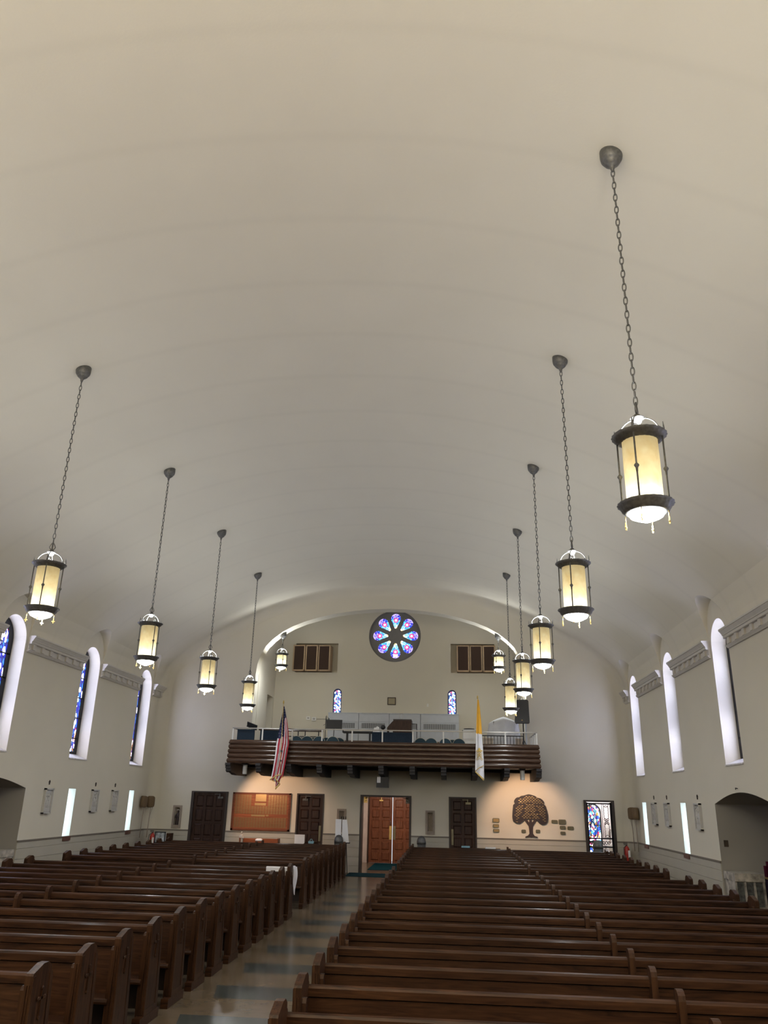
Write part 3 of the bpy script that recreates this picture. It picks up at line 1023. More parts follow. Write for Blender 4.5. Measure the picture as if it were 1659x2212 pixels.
def room_lamp(t, loc, w, col, rad=0.12):
    ld = bpy.data.lights.new('lamp_glow', 'POINT')
    ld.energy = w
    ld.color = col
    ld.shadow_soft_size = rad
    lo = bpy.data.objects.new('lamp_glow', ld)
    COL.objects.link(lo)
    lo.parent = t
    lo.location = Vector(loc) - t.location
t = thing('vestibule_light', 'ceiling light hidden above the vestibule behind the middle doorway', 'ceiling light', (-2.3, 31.0, 3.1))
MB().lathe([(0.16, 0), (0.15, -0.06), (0.02, -0.09)], (-2.3, 31.0, 3.1), 20).build('bowl', emit('lamp_glass', (1, 0.9, 0.8), 2), t)
room_lamp(t, (-2.3, 31.0, 2.85), 16, (1.0, 0.82, 0.66))
t = thing('baptistery_light', 'ceiling light hidden above the small room behind the iron gate', 'ceiling light', (5.3, 30.4, 3.1))
MB().lathe([(0.16, 0), (0.15, -0.06), (0.02, -0.09)], (5.3, 30.4, 3.1), 20).build('bowl', emit('lamp_glass_cool', (0.9, 0.93, 1), 2), t)
room_lamp(t, (5.3, 30.4, 2.85), 26, (0.92, 0.93, 1.0))

# iron gate to the baptistery
dn[0] += 1
t = struct_thing('door_%d' % dn[0], (5.03, D, 0))
frame_mb(DOOR_D[0], DOOR_D[1], DZ, D - 0.03, D + 0.12, 0.085, 0.06).build('door_frame', 'frame_dark', t)
a, b = DOOR_D[0] + 0.085, DOOR_D[1] - 0.085
y = D + 0.06
g = MB()
g.box(a, a + 0.055, y, y + 0.03, 0.03, DZ - 0.07)
g.box(b - 0.055, b, y, y + 0.03, 0.03, DZ - 0.07)
for z in (0.03, 0.82, 1.00, 1.26, DZ - 0.13):
    g.box(a, b, y, y + 0.03, z, z + 0.045)
mid = (a + b) / 2
for xx in (mid - 0.11, mid + 0.09):
    g.box(xx, xx + 0.016, y, y + 0.02, 1.3, DZ - 0.1)
leafg = g.build('gate_leaf', 'iron', t)
sc_m = MB()
def ring(x, z, rx, rz, a0=0, a1=2 * PI, rr=0.010, n=20):
    pts = [(x + rx * math.cos(a0 + (a1 - a0) * k / n), y + 0.015, z + rz * math.sin(a0 + (a1 - a0) * k / n)) for k in range(n + (0 if a1 - a0 > 6.2 else 1))]
    sc_m.tube(pts, rr, 6, closed=a1 - a0 > 6.2)
for cx in (a + 0.19, b - 0.19):
    ring(cx, DZ - 0.13, 0.085, 0.09, PI, 2 * PI)
    for z0, z1 in ((1.95, 2.26), (1.38, 1.70)):
        for sx in (-1, 1):
            sc_m.tube([(cx + sx * (0.075 + 0.008 * math.cos(k * 2.2)), y + 0.015, z0 + (z1 - z0) * k / 10) for k in range(11)], 0.010, 6)
        ring(cx, z1, 0.075, 0.06, 0, PI)
        ring(cx, z0, 0.075, 0.06, PI, 2 * PI)
    for sx in (-1, 1):
        for z in (1.755, 1.88):
            ring(cx + sx * 0.05, z, 0.030, 0.030)
        ring(cx + sx * 0.025, 1.82, 0.02, 0.028)
    sc_m.ball((cx, y + 0.015, 1.82), 0.016)
    ring(cx, 1.30, 0.085, 0.09, 0, PI)
    ring(cx, 0.72, 0.075, 0.1)
    ring(cx, 0.50, 0.075, 0.1)
    ring(cx, 0.26, 0.075, 0.12)
    for k in range(3):
        ring(a + 0.12 + (cx > mid) * 0.40 + k * 0.085, 1.15, 0.032, 0.05)
sc_m.build('scrollwork', 'iron', leafg)
# what shows through the gate: a lit stained window and a small altar
wn[0] += 1
t = struct_thing('window_%d' % wn[0], (5.27, 31.65, 0.6))
MB().prism(arch_poly(5.27, 0.25, 0.7, 2.33), 'Y', 31.66, 31.69).build('stained_glass', 'doorglass', t)
fr = MB()
po, pi_ = arch_poly(5.27, 0.29, 0.65, 2.38), arch_poly(5.27, 0.24, 0.72, 2.32)
for k in range(len(po)):
    l = (k + 1) % len(po)
    fr.prism([po[k], po[l], pi_[l], pi_[k]], 'Y', 31.62, 31.70)
fr.box(5.0, 5.54, 31.63, 31.66, 1.62, 1.65)
fr.box(5.0, 5.54, 31.63, 31.66, 1.02, 1.10)
fr.build('window_frame', 'iron', t)
t = thing('side_altar', 'small carved stone altar standing beyond the iron gate', 'altar', (6.1, 31.3, 0))
m = MB()
m.box(5.67, 6.65, 31.1, 31.6, 0, 0.95)
m.box(5.62, 6.7, 31.05, 31.68, 0.95, 1.02)
m.build('altar_block', 'stone', t)
m = MB()
for x in (5.72, 6.55):
    m.lathe([(0.04, 1.02), (0.03, 1.1), (0.03, 1.5), (0.045, 1.55)], (x, 31.45, 0), 12)
m.box(5.65, 6.62, 31.4, 31.52, 1.55, 1.64)
m.box(5.85, 6.4, 31.5, 31.6, 1.02, 1.5)
m.build('reredos', 'stone', t)

# ---------------------------------------------------------------- pendant lanterns
def lantern(name, label, loc, chain_len, gh, amber_rot, group):
    t = thing(name, label, 'pendant light', loc, group, rotz=amber_rot)
    local(MB().lathe([(0.125, 0.16), (0.125, 0.02), (0.118, -0.02), (0.10, -0.05), (0.085, -0.062), (0.085, -0.075), (0.06, -0.10), (0.028, -0.125), (0.024, -0.15), (0.012, -0.19)], n=28), 'canopy', 'bronze', t)
    c = MB()
    z = -0.17
    k = 0
    L = 0.098
    while z > -chain_len:
        pts = []
        for i in range(12):
            a = 2 * PI * i / 12
            px = 0.019 * math.cos(a)
            pz = 0.052 * math.sin(a)
            pts.append((px, 0.0, z - 0.045 + pz) if k % 2 else (0.0, px, z - 0.045 + pz))
        c.tube(pts, 0.0065, 5, closed=True)
        z -= L * 0.86
        k += 1
    zc = z + 0.005
    # pear-shaped end link
    c.tube([(0.0, 0, zc + 0.02), (0.03, 0, zc - 0.035), (0.045, 0, zc - 0.07), (0.03, 0, zc - 0.10), (0, 0, zc - 0.11), (-0.03, 0, zc - 0.10), (-0.045, 0, zc - 0.07), (-0.03, 0, zc - 0.035)], 0.008, 6, closed=True)
    c.tube([(0, 0, zc), (0, 0, zc - 0.14)], 0.012, 8)
    local(c, 'chain', 'bronze', t)
    z0 = zc - 0.13                       # top of the lantern
    local(MB().lathe([(0.014, 0.02), (0.03, 0.01), (0.03, 0), (0.065, -0.02), (0.072, -0.03), (0.045, -0.04), (0.04, -0.07), (0.02, -0.085)], (0, 0, z0), 20), 'cap', 'bronze', t)
    zr = z0 - 0.235                      # upper rim
    for q in range(4):
        a = q * PI / 2
        M = Matrix.Rotation(a, 4, 'Z')
        m = MB()
        pts = [M @ Vector((0.035 + 0.165 * math.sin(w), 0, z0 - 0.035 - 0.19 * (1 - math.cos(w)))) for w in [PI / 2 * i / 10 for i in range(11)]]
        m.tube(pts, 0.0065, 6)
        m.tube([M @ Vector((0.235, 0, zr)), M @ Vector((0.235, 0, zr + 0.05)), M @ Vector((0.235, 0, zr + 0.12))], [0.010, 0.012, 0.003], 6)
        sp_ = []
        for i in range(16):
            w = i / 15 * 1.6 * 2 * PI
            rr = 0.034 * (1 - i / 22)
            sp_.append(M @ Vector((0.175 + 0.0, 0.036 + rr * math.cos(w) - 0.034, zr + 0.045 + rr * math.sin(w))))
        m.tube(sp_, 0.006, 5)
        local(m, 'hoop', 'bronze', t)
    local(MB().lathe([(0.185, 0.0), (0.258, 0.018), (0.262, 0.010), (0.235, -0.008), (0.222, -0.030), (0.20, -0.036), (0.185, -0.055), (0.172, -0.055), (0.172, 0.0), (0.185, 0.0)], (0, 0, zr), 72, caps=False, wav=0.014, nw=24), 'upper_rim', 'bronze', t)
    zb = zr - 0.06 - gh
    local(MB().lathe([(0.168, 0), (0.170, -gh * 0.5), (0.168, -gh - 0.03)], (0, 0, zr - 0.03), 40, caps=False), 'glass_shade', 'shade', t)
    local(MB().lathe([(0.176, 0.015), (0.258, 0.028), (0.262, 0.018), (0.236, 0.0), (0.222, -0.035), (0.196, -0.062), (0.166, -0.075), (0.166, -0.02), (0.176, 0.015)], (0, 0, zb), 72, caps=False, wav=0.014, nw=24), 'lower_rim', 'bronze', t)
    local(MB().lathe([(0.166, -0.075), (0.15, -0.10), (0.10, -0.125), (0.04, -0.15), (0.004, -0.158)], (0, 0, zb), 36, caps=False), 'diffuser', 'bowl', t)
    local(MB().lathe([(0.001, 0), (0.164, 0), (0.164, 0.006), (0.001, 0.006)], (0, 0, zb - 0.035), 30, caps=False), 'light_block_plate', 'white', t)  # unseen disc added to keep the diffuser's glow out of the shade
    for q in range(4):
        a = q * PI / 2
        M = Matrix.Rotation(a, 4, 'Z')
        m = MB()
        rr = 0.218
        m.tube([M @ Vector((rr, 0, zr - 0.02)), M @ Vector((rr, 0, zb + 0.02))], 0.0085, 6)
        zm = (zr + zb) / 2 - 0.02
        m.lathe([(0.009, 0.03), (0.024, 0.01), (0.024, 0), (0.012, -0.02), (0.009, -0.06)], M @ Vector((rr, 0, zm)), 10)
        bar = local(m, 'bar', 'bronze', t)
        m = MB()
        p = M @ Vector((0.20, 0, zb - 0.07))
        m.tube([p, p - Vector((0, 0, 0.07))], 0.005, 6)
        m.box(-0.024, 0.024, -0.006, 0.006, -0.112, -0.100, Matrix.Translation(p))
        m.box(-0.006, 0.006, -0.006, 0.006, -0.135, -0.06, Matrix.Translation(p))
        local(m, 'cross_finial', 'brass', t)
    for nm, zz, w, rad in (('bulb', zb + 0.045, BULB_W, 0.05), ('upper_bulb', zb + gh * 0.62, BULB_W * 0.10, 0.03), ('uplight', zr + 0.01, UP_W, 0.05)):
        ld = bpy.data.lights.get(nm + str(gh)) or bpy.data.lights.new(nm + str(gh), 'AREA' if nm == 'uplight' else 'POINT')
        ld.energy = w
        ld.color = (0.95, 0.98, 1.0) if nm != 'upper_bulb' else (1, 0.9, 0.7)
        if nm == 'uplight':
            ld.shape = 'DISK'
            ld.size = 0.30
        else:
            ld.shadow_soft_size = rad
        lo = bpy.data.objects.new(nm, ld)
        COL.objects.link(lo)
        lo.parent = t
        lo.location = (0, 0, zz)
        if nm == 'uplight':
            lo.rotation_euler = (PI, 0, 0)
    return t
XLr, XRr = CX - 4.08, CX + 4.11
LY = [11.49, 15.96, 20.3, 24.7]
RY = [7.09, 11.49, 15.96, 20.3, 24.7]
CZ = 9.24
lab_r = ['amber lantern on a long chain, nearest and largest of the right-hand row', 'amber lantern on a long chain, second nearest in the right-hand row',
         'amber lantern on a long chain, middle of the five in the right-hand row', 'amber lantern on a long chain, second farthest of the right-hand row, overlapping the one behind',
         'amber lantern on a long chain, farthest in the right-hand row, in front of the loudspeaker']
lab_l = ['amber lantern on a long chain, nearest of the left-hand row, beside the tall windows', 'amber lantern on a long chain, second nearest in the left-hand row',
         'amber lantern on a long chain, third in the left-hand row, before the blank rear wall', 'amber lantern on a long chain, farthest of the left-hand row, at the arch edge']
proto = lantern('pendant_lantern', lab_r[0], (XRr, RY[0], CZ), 3.06, 0.66, math.radians(63), 'lanterns in the right-hand row')
for yv, lb_, rz in zip(RY[1:], lab_r[1:], (70, 75, 72, 35)):
    dup(proto, (XRr, yv, CZ), lb_, 'lanterns in the right-hand row', math.radians(rz))
for yv, lb_, rz in zip(LY, lab_l, (18, 50, 28, 55)):
    dup(proto, (XLr, yv, CZ), lb_, 'lanterns in the left-hand row', math.radians(rz))
for x, yv in ((XLr, 7.09), (XLr, 2.7), (XRr, 2.7), (XLr, -1.7), (XRr, -1.7)):
    dup(proto, (x, yv, CZ), 'amber lantern on a long chain, hanging outside the picture towards the chancel', 'lanterns towards the chancel')
pl = lantern('pendant_lantern', 'short amber lantern hanging under the loft arch beside the left speaker niche', (CX - 4.06, 29.17, 8.12), 0.30, 0.37, math.radians(25), 'lanterns under the loft arch')
dup(pl, (CX + 4.06, 29.17, 8.12), 'short amber lantern hanging under the loft arch before the right speaker niche', 'lanterns under the loft arch', math.radians(60))

# ---------------------------------------------------------------- gallery (balcony front)
YG = 26.55
GX0, GX1 = -7.40, 2.93
t = thing('balcony', 'dark oak choir balcony of rounded boards carried on brackets across the rear wall', 'balcony', (CX, D, 3.06))
bp_ = []
zt = [4.13, 3.98, 3.835, 3.69, 3.54, 3.385]
prof = []
for k in range(5):
    a, b = zt[k], zt[k + 1]
    out = 0.007 * k
    prof.append((out, a - 0.004))
    if k == 0:
        prof += [(0.02, a - 0.02), (0.035, a - 0.05), (0.035, a - 0.085), (0.05, a - 0.09), (0.045, b + 0.02)]
    else:
        for q in range(1, 8):
            w = PI * q / 8
            prof.append((out + 0.045 * math.sin(w), (a + b) / 2 + (a - b) / 2 * math.cos(w) * 0.97))
prof.append((0.06, 3.385))
m = MB()
# the profile swept along each of three sides, mitred at the corners
for side in range(3):
    m = MB()
    vs = []
    for off, z in prof:
        q = [(GX0 + 0.10 - off, D - 0.002, z), (GX0 + 0.10 - off, YG + 0.10 - off, z), (GX1 - 0.10 + off, YG + 0.10 - off, z), (GX1 - 0.10 + off, D - 0.002, z)]
        vs += [q[side], q[side + 1]]
    m.add(vs, [(i * 2, i * 2 + 1, i * 2 + 3, i * 2 + 2) for i in range(len(prof) - 1)], False)
    if side == 0: m.box(GX0 + 0.1, GX0 + 0.16, YG + 0.16, D - 0.002, 3.385, 4.126)
    if side == 1: m.box(GX0 + 0.1, GX1 - 0.1, YG + 0.10, YG + 0.16, 3.385, 4.126)
    if side == 2: m.box(GX1 - 0.16, GX1 - 0.1, YG + 0.16, D - 0.002, 3.385, 4.126)
    smooth_by_angle(m.build('fascia', 'gallery', t, fix=False), 50)
m = MB().box(GX0 + 0.12, GX1 - 0.12, YG + 0.17, D - 0.002, 3.40, 3.55)
m.build('deck', 'darkwood', t)
BRX = [-7.32 + 1.015 * k for k in range(11)]
for k, bx in enumerate(BRX):
    m = MB()
    pr = [(YG + 0.02, 3.385), (YG + 0.02, 3.31), (YG + 0.09, 3.30), (YG + 0.09, 3.22), (YG + 0.16, 3.21), (YG + 0.16, 3.13), (YG + 0.30, 3.09), (YG + 0.55, 3.10),
          (YG + 0.75, 3.07), (YG + 0.95, 3.03), (YG + 1.4, 3.02), (D - 0.3, 3.03), (D, 3.03), (D, 3.385)]
    m.prism(pr, 'X', bx - 0.085, bx + 0.085)
    m.build('bracket', 'darkwood', t)
m = MB().box(BRX[0], BRX[-1], D - 0.5, D, 3.30, 3.40)
m.build('ledger_beam', 'darkwood', t)
# white guard rail on the parapet
t = thing('guard_rail', 'white metal guard rail standing along the balcony top', 'railing', (CX, YG + 0.2, 4.13))
m = MB()
rz = 4.51
m.box(GX0 + 0.11, GX1 - 0.10, YG + 0.17, YG + 0.22, rz - 0.02, rz + 0.012)
m.box(GX0 + 0.11, GX0 + 0.15, YG + 0.22, D, rz - 0.02, rz + 0.012)
m.box(GX1 - 0.14, GX1 - 0.10, YG + 0.22, D, rz - 0.02, rz + 0.012)
m.build('top_rail', 'silver', t)
px = [GX0 + 0.13 + k * (GX1 - GX0 - 0.25) / 10 for k in range(11)]
pts = [(x, YG + 0.195) for x in px] + [(GX0 + 0.13, YG + 1.2), (GX1 - 0.12, YG + 0.8), (GX1 - 0.12, YG + 1.4), (GX1 - 0.12, YG + 2.0)]
for x, yy in pts:
    MB().box(x - 0.022, x + 0.022, yy - 0.018, yy + 0.018, 4.12, rz - 0.02).build('post', 'white', t)

# picture spots and the black speaker under the gallery
for x, lb_ in ((-6.83, 'short white spotlight can under the balcony, above the brass donor board'), (2.33, 'short white spotlight can under the balcony, above the tree plaque')):
    t = thing('spotlight', lb_, 'spotlight', (x, 27.0, 3.38), 'spotlights under the balcony')
    m = MB().lathe([(0.07, 0), (0.075, -0.10), (0.075, -0.32), (0.065, -0.34)], (x, 27.0, 3.385), 20)
    m.build('can', 'white', t)
    MB().box(x - 0.10, x + 0.10, 26.9, 27.1, 3.34, 3.40).build('mount', 'darkwood', t)
    ld = bpy.data.lights.new('spot_beam', 'SPOT')
    ld.energy = SPOT_W
    ld.color = (1.0, 0.62, 0.40)
    ld.spot_size = math.radians(88)
    ld.spot_blend = 0.55
    ld.shadow_soft_size = 0.05
    lo = bpy.data.objects.new('spot_beam', ld)
    COL.objects.link(lo)
    lo.parent = t
    tx = 0.7 if x < 0 else 0.2
    lo.location = (0, 0.02, -0.38)
    lo.rotation_euler = Vector((tx, 1.87, -1.1)).to_track_quat('-Z', 'Y').to_euler()
t = thing('loudspeaker', 'small black loudspeaker hung under the balcony above the middle doorway', 'loudspeaker', (-2.24, 27.3, 3.05))
m = MB().box(-2.44, -2.04, 27.25, 27.5, 2.72, 3.06)
m.build('cabinet', 'black', t)
MB().box(-2.27, -2.21, 27.33, 27.4, 3.05, 3.4).build('hanger', 'black', t)
tag(MB().box(-2.42, -2.30, 27.235, 27.248, 2.87, 3.06).build('paper_notice', 'paper', loc=(-2.36, 27.24, 2.95)), 'white paper notice stuck on the black speaker above the middle doorway', 'notice')

# ---------------------------------------------------------------- flags
def flag(name, label, xp, z_top, cols, canton, outline, wob, pole_to, group):
    """A draped flag: outline gives, per height, left and right edges; folds run down it."""
    yc = YG - 0.22
    t = thing(name, label, 'flag', (xp, yc, pole_to), group)
    m = MB().tube([(xp - 0.0, yc, pole_to), (xp + wob, yc, z_top)], 0.009, 8)
    m.lathe([(0.008, 0), (0.03, 0.02), (0.02, 0.05), (0.028, 0.07), (0.004, 0.12)], (xp + wob, yc, z_top), 10)
    m.build('pole', 'gold', t)
    m = MB().box(xp - 0.02, xp + 0.02, yc - 0.01, YG + 0.14, 3.75, 3.79)
    m.box(xp - 0.02, xp + 0.02, yc - 0.01, YG + 0.14, 3.45, 3.49)
    m.build('pole_bracket', 'iron', t)
    return t, yc
t, yc = flag('national_flag', 'red, white and blue starred flag with gold fringe draped at the balcony left end', -5.50, 5.28, None, None, None, -0.03, 2.98, 'flags on the balcony front')
# keys: z, xleft, xright
KEY = [(5.20, -5.53, -5.50), (5.0, -5.55, -5.45), (4.7, -5.60, -5.38), (4.4, -5.64, -5.32), (4.0, -5.70, -5.28), (3.6, -5.72, -5.33), (3.2, -5.76, -5.38), (2.95, -5.80, -5.40), (2.85, -5.80, -5.40)]
def edge(zv, K):
    for a, b in zip(K, K[1:]):
        if a[0] >= zv >= b[0]:
            q = (a[0] - zv) / (a[0] - b[0])
            return a[1] + (b[1] - a[1]) * q, a[2] + (b[2] - a[2]) * q
    return K[-1][1:]
def flag_fn(u_, v_):
    zb = 2.86 - 0.05 * math.sin(3 * u_) + (0.0 if u_ < 0.45 else 0.0)
    if u_ > 0.35:
        zb = 2.98 - (u_ - 0.35) * 0.05
    zv = 5.2 + (zb - 5.2) * v_
    a, b = edge(max(zv, 2.86), KEY)
    x = a + (b - a) * u_
    amp = 0.05 * min(1, v_ * 2.2)
    return (x, yc + 0.05 + amp * 0.8 * math.sin(u_ * 14 + v_ * 1.5), zv)
def flag_mat(u_, v_):
    if (u_ < 0.58 and v_ < 0.44) or v_ < 0.16 + max(0, 0.75 - u_) * 0.3:
        i, j = int(u_ * 48), int(v_ * 80)
        return 3 if (i % 6 == 2 and j % 6 == (2 if (i // 6) % 2 else 5)) else 2
    if v_ > 0.985:
        return 4
    w_ = u_ + 0.06 * v_
    return 1 if (w_ < 0.16 or 0.34 < w_ < 0.50 or 0.63 < w_ < 0.73 or 0.83 < w_ < 0.92) else 0
m = MB().grid(flag_fn, 48, 80, matfn=flag_mat)
fc = m.build('cloth', ['fl_red', 'fl_white', 'fl_blue', 'fl_white', 'gold'], t, fix=False)
# the lower corner that hangs below the main folds
m = MB()
def tail_fn(u_, v_):
    zt_, zb = 3.02, 2.62
    w = (1 - 0.72 * v_)
    x = -5.66 + 0.03 * v_ + 0.26 * u_ * w + (0.02 if v_ > 0.5 else 0)
    return (x, yc - 0.01 + 0.03 * math.sin(u_ * 9), zt_ + (zb - zt_) * v_ + 0.10 * u_ * v_)
m.grid(tail_fn, 20, 20, matfn=lambda a, b: 2 if b > 0.88 or a > 0.93 else (1 if int((a + 0.25 * b) * 4) % 2 == 0 else 0))
m.build('cloth_corner', ['fl_red', 'fl_white', 'gold'], t, fix=False)
m = MB()
for K in ([(-5.80, 2.87), (-5.72, 2.92), (-5.62, 2.99), (-5.50, 3.03), (-5.43, 3.05)], [(-5.64, 2.95), (-5.55, 2.84), (-5.46, 2.74)], [(-5.46, 2.76), (-5.50, 2.70), (-5.56, 2.64), (-5.60, 2.59)]):
    m.tube([(x, yc - 0.075, z) for x, z in K], 0.018, 6)
m.build('fringe', 'gold', t)

t, yc2 = flag('papal_flag', 'yellow and white flag with crossed keys draped at the balcony right end', 0.93, 5.52, None, None, None, -0.02, 3.2, 'flags on the balcony front')
KEY2 = [(5.50, 0.90, 0.94), (5.2, 0.88, 0.98), (4.8, 0.86, 1.01), (4.4, 0.84, 1.03), (4.0, 0.82, 1.05), (3.6, 0.80, 1.07), (3.3, 0.79, 1.07), (3.0, 0.79, 1.07)]
def flag2(u_, v_):
    zb = 3.24 - 0.24 * u_
    zv = 5.5 + (zb - 5.5) * v_
    a, b = edge(max(zv, 3.0), KEY2)
    return (a + (b - a) * u_, yc2 - 0.035 + 0.028 * min(1, v_ * 2) * math.sin(u_ * 8 + 0.6), zv)
def mat2(u_, v_):
    return 0 if v_ < 0.475 - 0.035 * u_ else (2 if v_ > 0.985 else 1)
MB().grid(flag2, 32, 70, matfn=mat2).build('cloth', ['fl_yellow', 'fl_white', 'gold'], t, fix=False)
m = MB()
m.tube([(0.79, yc2 - 0.07, 3.26), (0.90, yc2 - 0.075, 3.36), (1.06, yc2 - 0.075, 3.44)], 0.012, 6)
m.tube([(0.79, yc2 - 0.07, 3.25), (0.90, yc2 - 0.075, 3.14), (1.04, yc2 - 0.07, 2.99)], 0.016, 6)
m.build('fringe', 'gold', t)
m = MB()
cx, cz, yk = 0.93, 3.78, yc2 - 0.078
for sx in (-1, 1):
    m.tube([(cx - sx * 0.07, yk, cz - 0.12), (cx + sx * 0.07, yk, cz + 0.10)], 0.009, 6)
    m.tube([(cx - sx * 0.07 + 0.028 * math.cos(q * PI / 4), yk, cz - 0.15 + 0.028 * math.sin(q * PI / 4)) for q in range(8)], 0.008, 5, closed=True)
    m.box(cx + sx * 0.07 - 0.025, cx + sx * 0.07 + 0.025, yk - 0.006, yk + 0.006, cz + 0.085, cz + 0.125)
m.ball((cx, yk, cz + 0.13), 0.045, 0.012, 0.065)
for q_, (ex, ez, er) in enumerate([(-0.05, 0.02, 0.028), (0.05, 0.02, 0.028), (-0.045, -0.05, 0.03), (0.045, -0.05, 0.03), (0, -0.02, 0.032), (0, 0.06, 0.03)]):
    m.tube([(cx + ex + er * math.cos(w), yk, cz + ez + er * math.sin(w)) for w in [2 * PI * i / 10 for i in range(10)]], 0.007, 5, closed=True)
m.tube([(cx - 0.04, yk, cz + 0.08), (cx + 0.04, yk, cz + 0.08)], 0.01, 6)
m.tube([(cx - 0.05, yk, cz - 0.06), (cx, yk, cz - 0.16), (cx + 0.05, yk, cz - 0.06)], 0.008, 5)
m.build('emblem', 'gold', t)

# ---------------------------------------------------------------- things in the choir loft
LF = 3.55
for (a0, z0, z1, right, lb_) in ((-6.43, 7.22, 8.28, 0, 'left'), (0.30, 7.25, 8.31, 1, 'right')):
    for k in range(3):
        x0 = a0 + k * 0.525
        x1 = x0 + 0.505
        side = 'left' if not right else 'right'
        pos = ('leftmost', 'middle', 'rightmost')[k]
        t = thing('organ_speaker', 'pine-framed organ speaker with brown cloth, %s of the three in the %s loft niche' % (pos, side), 'organ speaker', ((x0 + x1) / 2, YB - 0.1, z0), 'organ speakers in the %s niche' % side)
        M = Matrix.Translation(((x0 + x1) / 2, YB - 0.02, 0)) @ Matrix.Rotation(math.radians(-4 if not right else -1.5), 4, 'Z')
        m = MB()
        w = (x1 - x0) / 2
        m.box(-w, w, -0.20, 0.25, z0 + 0.02, z1, M)
        m.build('cabinet', 'pine', t)
        m = MB()
        for bx0, bx1, bz0, bz1 in ((-w, -w + 0.05, z0, z1 + 0.01), (w - 0.05, w, z0, z1 + 0.01), (-w, w, z0, z0 + 0.06), (-w, w, z1 - 0.04, z1 + 0.01)):
            m.box(bx0, bx1, -0.235, -0.2, bz0, bz1, M)
        m.build('frame', 'pine', t)
        MB().box(-w + 0.05, w - 0.05, -0.215, -0.2, z0 + 0.06, z1 - 0.04, M).build('speaker_cloth', 'grille', t)
hx = [-4.89, -3.55, -2.35, -1.42, -0.62, 0.36]
hx = [-4.86, -3.62, -2.40, -1.16, 0.36]
for k in range(4):
    a, b = hx[k], hx[k + 1]
    pos = ('leftmost', 'second from the left', 'third from the left', 'rightmost')[k]
    t = thing('radiator_cover', 'pale grey metal radiator cover against the loft rear wall, %s of four' % pos, 'radiator cover', ((a + b) / 2, YB - 0.2, 4.45), 'radiator covers in the loft')
    m = MB().box(a + 0.008, b - 0.008, YB - 0.32, YB, 4.45, 5.33 + 0.22)
    m.box(a + 0.004, b - 0.004, YB - 0.335, YB - 0.32, 5.24, 5.25)
    m.box(a + 0.004, b - 0.004, YB - 0.34, YB, 5.55, 5.575)
    m.build('casing', 'heater', t)
    g = MB()
    n = int((b - a - 0.25) / 0.036)
    for i in range(n):
        x = a + 0.13 + i * 0.036
        g.box(x, x + 0.016, YB - 0.326, YB - 0.318, 4.98, 5.18)
    g.build('grille', 'black', t)
    MB().box(a + 0.10, b - 0.10, YB - 0.30, YB - 0.2, 5.565, 5.582).build('outlet_slot', 'black', t)
t = thing('picture_frame', 'small brown framed certificate centred on the loft rear wall', 'picture frame', (-2.34, YB, 5.93))
m = MB()
for a, b, c, d_ in ((-2.51, -2.475, 5.93, 6.23), (-2.205, -2.17, 5.93, 6.23), (-2.51, -2.17, 5.93, 5.965), (-2.51, -2.17, 6.195, 6.23)):
    m.box(a, b, YB - 0.03, YB, c, d_)
m.build('frame', 'brown', t)
MB().box(-2.475, -2.205, YB - 0.015, YB, 5.965, 6.195).build('certificate', plain('old_paper', (0.36, 0.31, 0.20), 0.8), t)
for a, b, z0, z1, lb_ in ((-5.79, -5.62, 5.30, 5.43, 'small white thermostat on the loft wall, the one farther from the radiator covers'), (-5.56, -5.38, 5.26, 5.41, 'white thermostat on the loft wall, the one beside the cable to the radiator covers')):
    t = thing('thermostat', lb_, 'thermostat', ((a + b) / 2, YB, z0), 'thermostats on the loft wall')
    MB().box(a, b, YB - 0.035, YB, z0, z1).build('body', 'white', t)
    MB().box(a + 0.045, b - 0.045, YB - 0.04, YB - 0.03, z0 + 0.045, z1 - 0.04).build('dial', 'silver', t)
tag(MB().tube([(-5.38, YB - 0.012, 5.34), (-4.87, YB - 0.012, 5.34)], 0.009, 6).build('surface_cable', 'silver', loc=(-5.1, YB, 5.34)), 'thin surface cable running from thermostat to radiator covers', 'cable')
tag(MB().box(-0.92, -0.85, YB - 0.012, YB, 5.88, 6.0).build('wall_outlet', 'white', loc=(-0.88, YB, 5.94)), 'small white blank outlet plate on the loft rear wall', 'outlet')

def choir_chair(loc, label):
    t = thing('choir_chair', label, 'chair', loc, 'choir chairs behind the balcony front')
    m = MB()
    pts = [(-0.21, 0)] + [(0.21, 0)] + [(0.21 * math.cos(w), 0.20 + 0.21 * math.sin(w)) for w in [PI * i / 14 for i in range(15)]]
    local(MB().prism([(x, z + 0.40) for x, z in pts], 'Y', 0.20, 0.24), 'backrest', 'chairblue', t)
    local(MB().tube([(-0.215, 0.22, 0.0), (-0.215, 0.22, 0.60)] + [(0.215 * math.cos(w), 0.22, 0.60 + 0.215 * math.sin(w)) for w in [PI - PI * i / 14 for i in range(15)]] + [(0.215, 0.22, 0)], 0.012, 6), 'hoop_frame', 'chairhoop', t)
    local(MB().box(-0.2, 0.2, -0.22, 0.2, 0.42, 0.48), 'seat', 'chairblue', t)
    for sx in (-1, 1):
        local(MB().tube([(sx * 0.19, -0.2, 0.42), (sx * 0.19, -0.2, 0)], 0.011, 6), 'leg', 'chairhoop', t)
    return t
CH = [(-5.25, 27.3, 'leftmost of the near row, beside the starred flag'), (-4.88, 27.3, 'second from the left in the near row'), (-4.47, 27.3, 'third from the left in the near row'),
      (-3.99, 27.3, 'fourth from the left, before the black music stand'),
      (-1.0, 27.3, 'half hidden by the navy panel'), (-0.64, 27.3, 'second right of the navy panel'), (-0.16, 27.3, 'third right of the navy panel'), (0.30, 27.3, 'rightmost, beside the papal flag')]
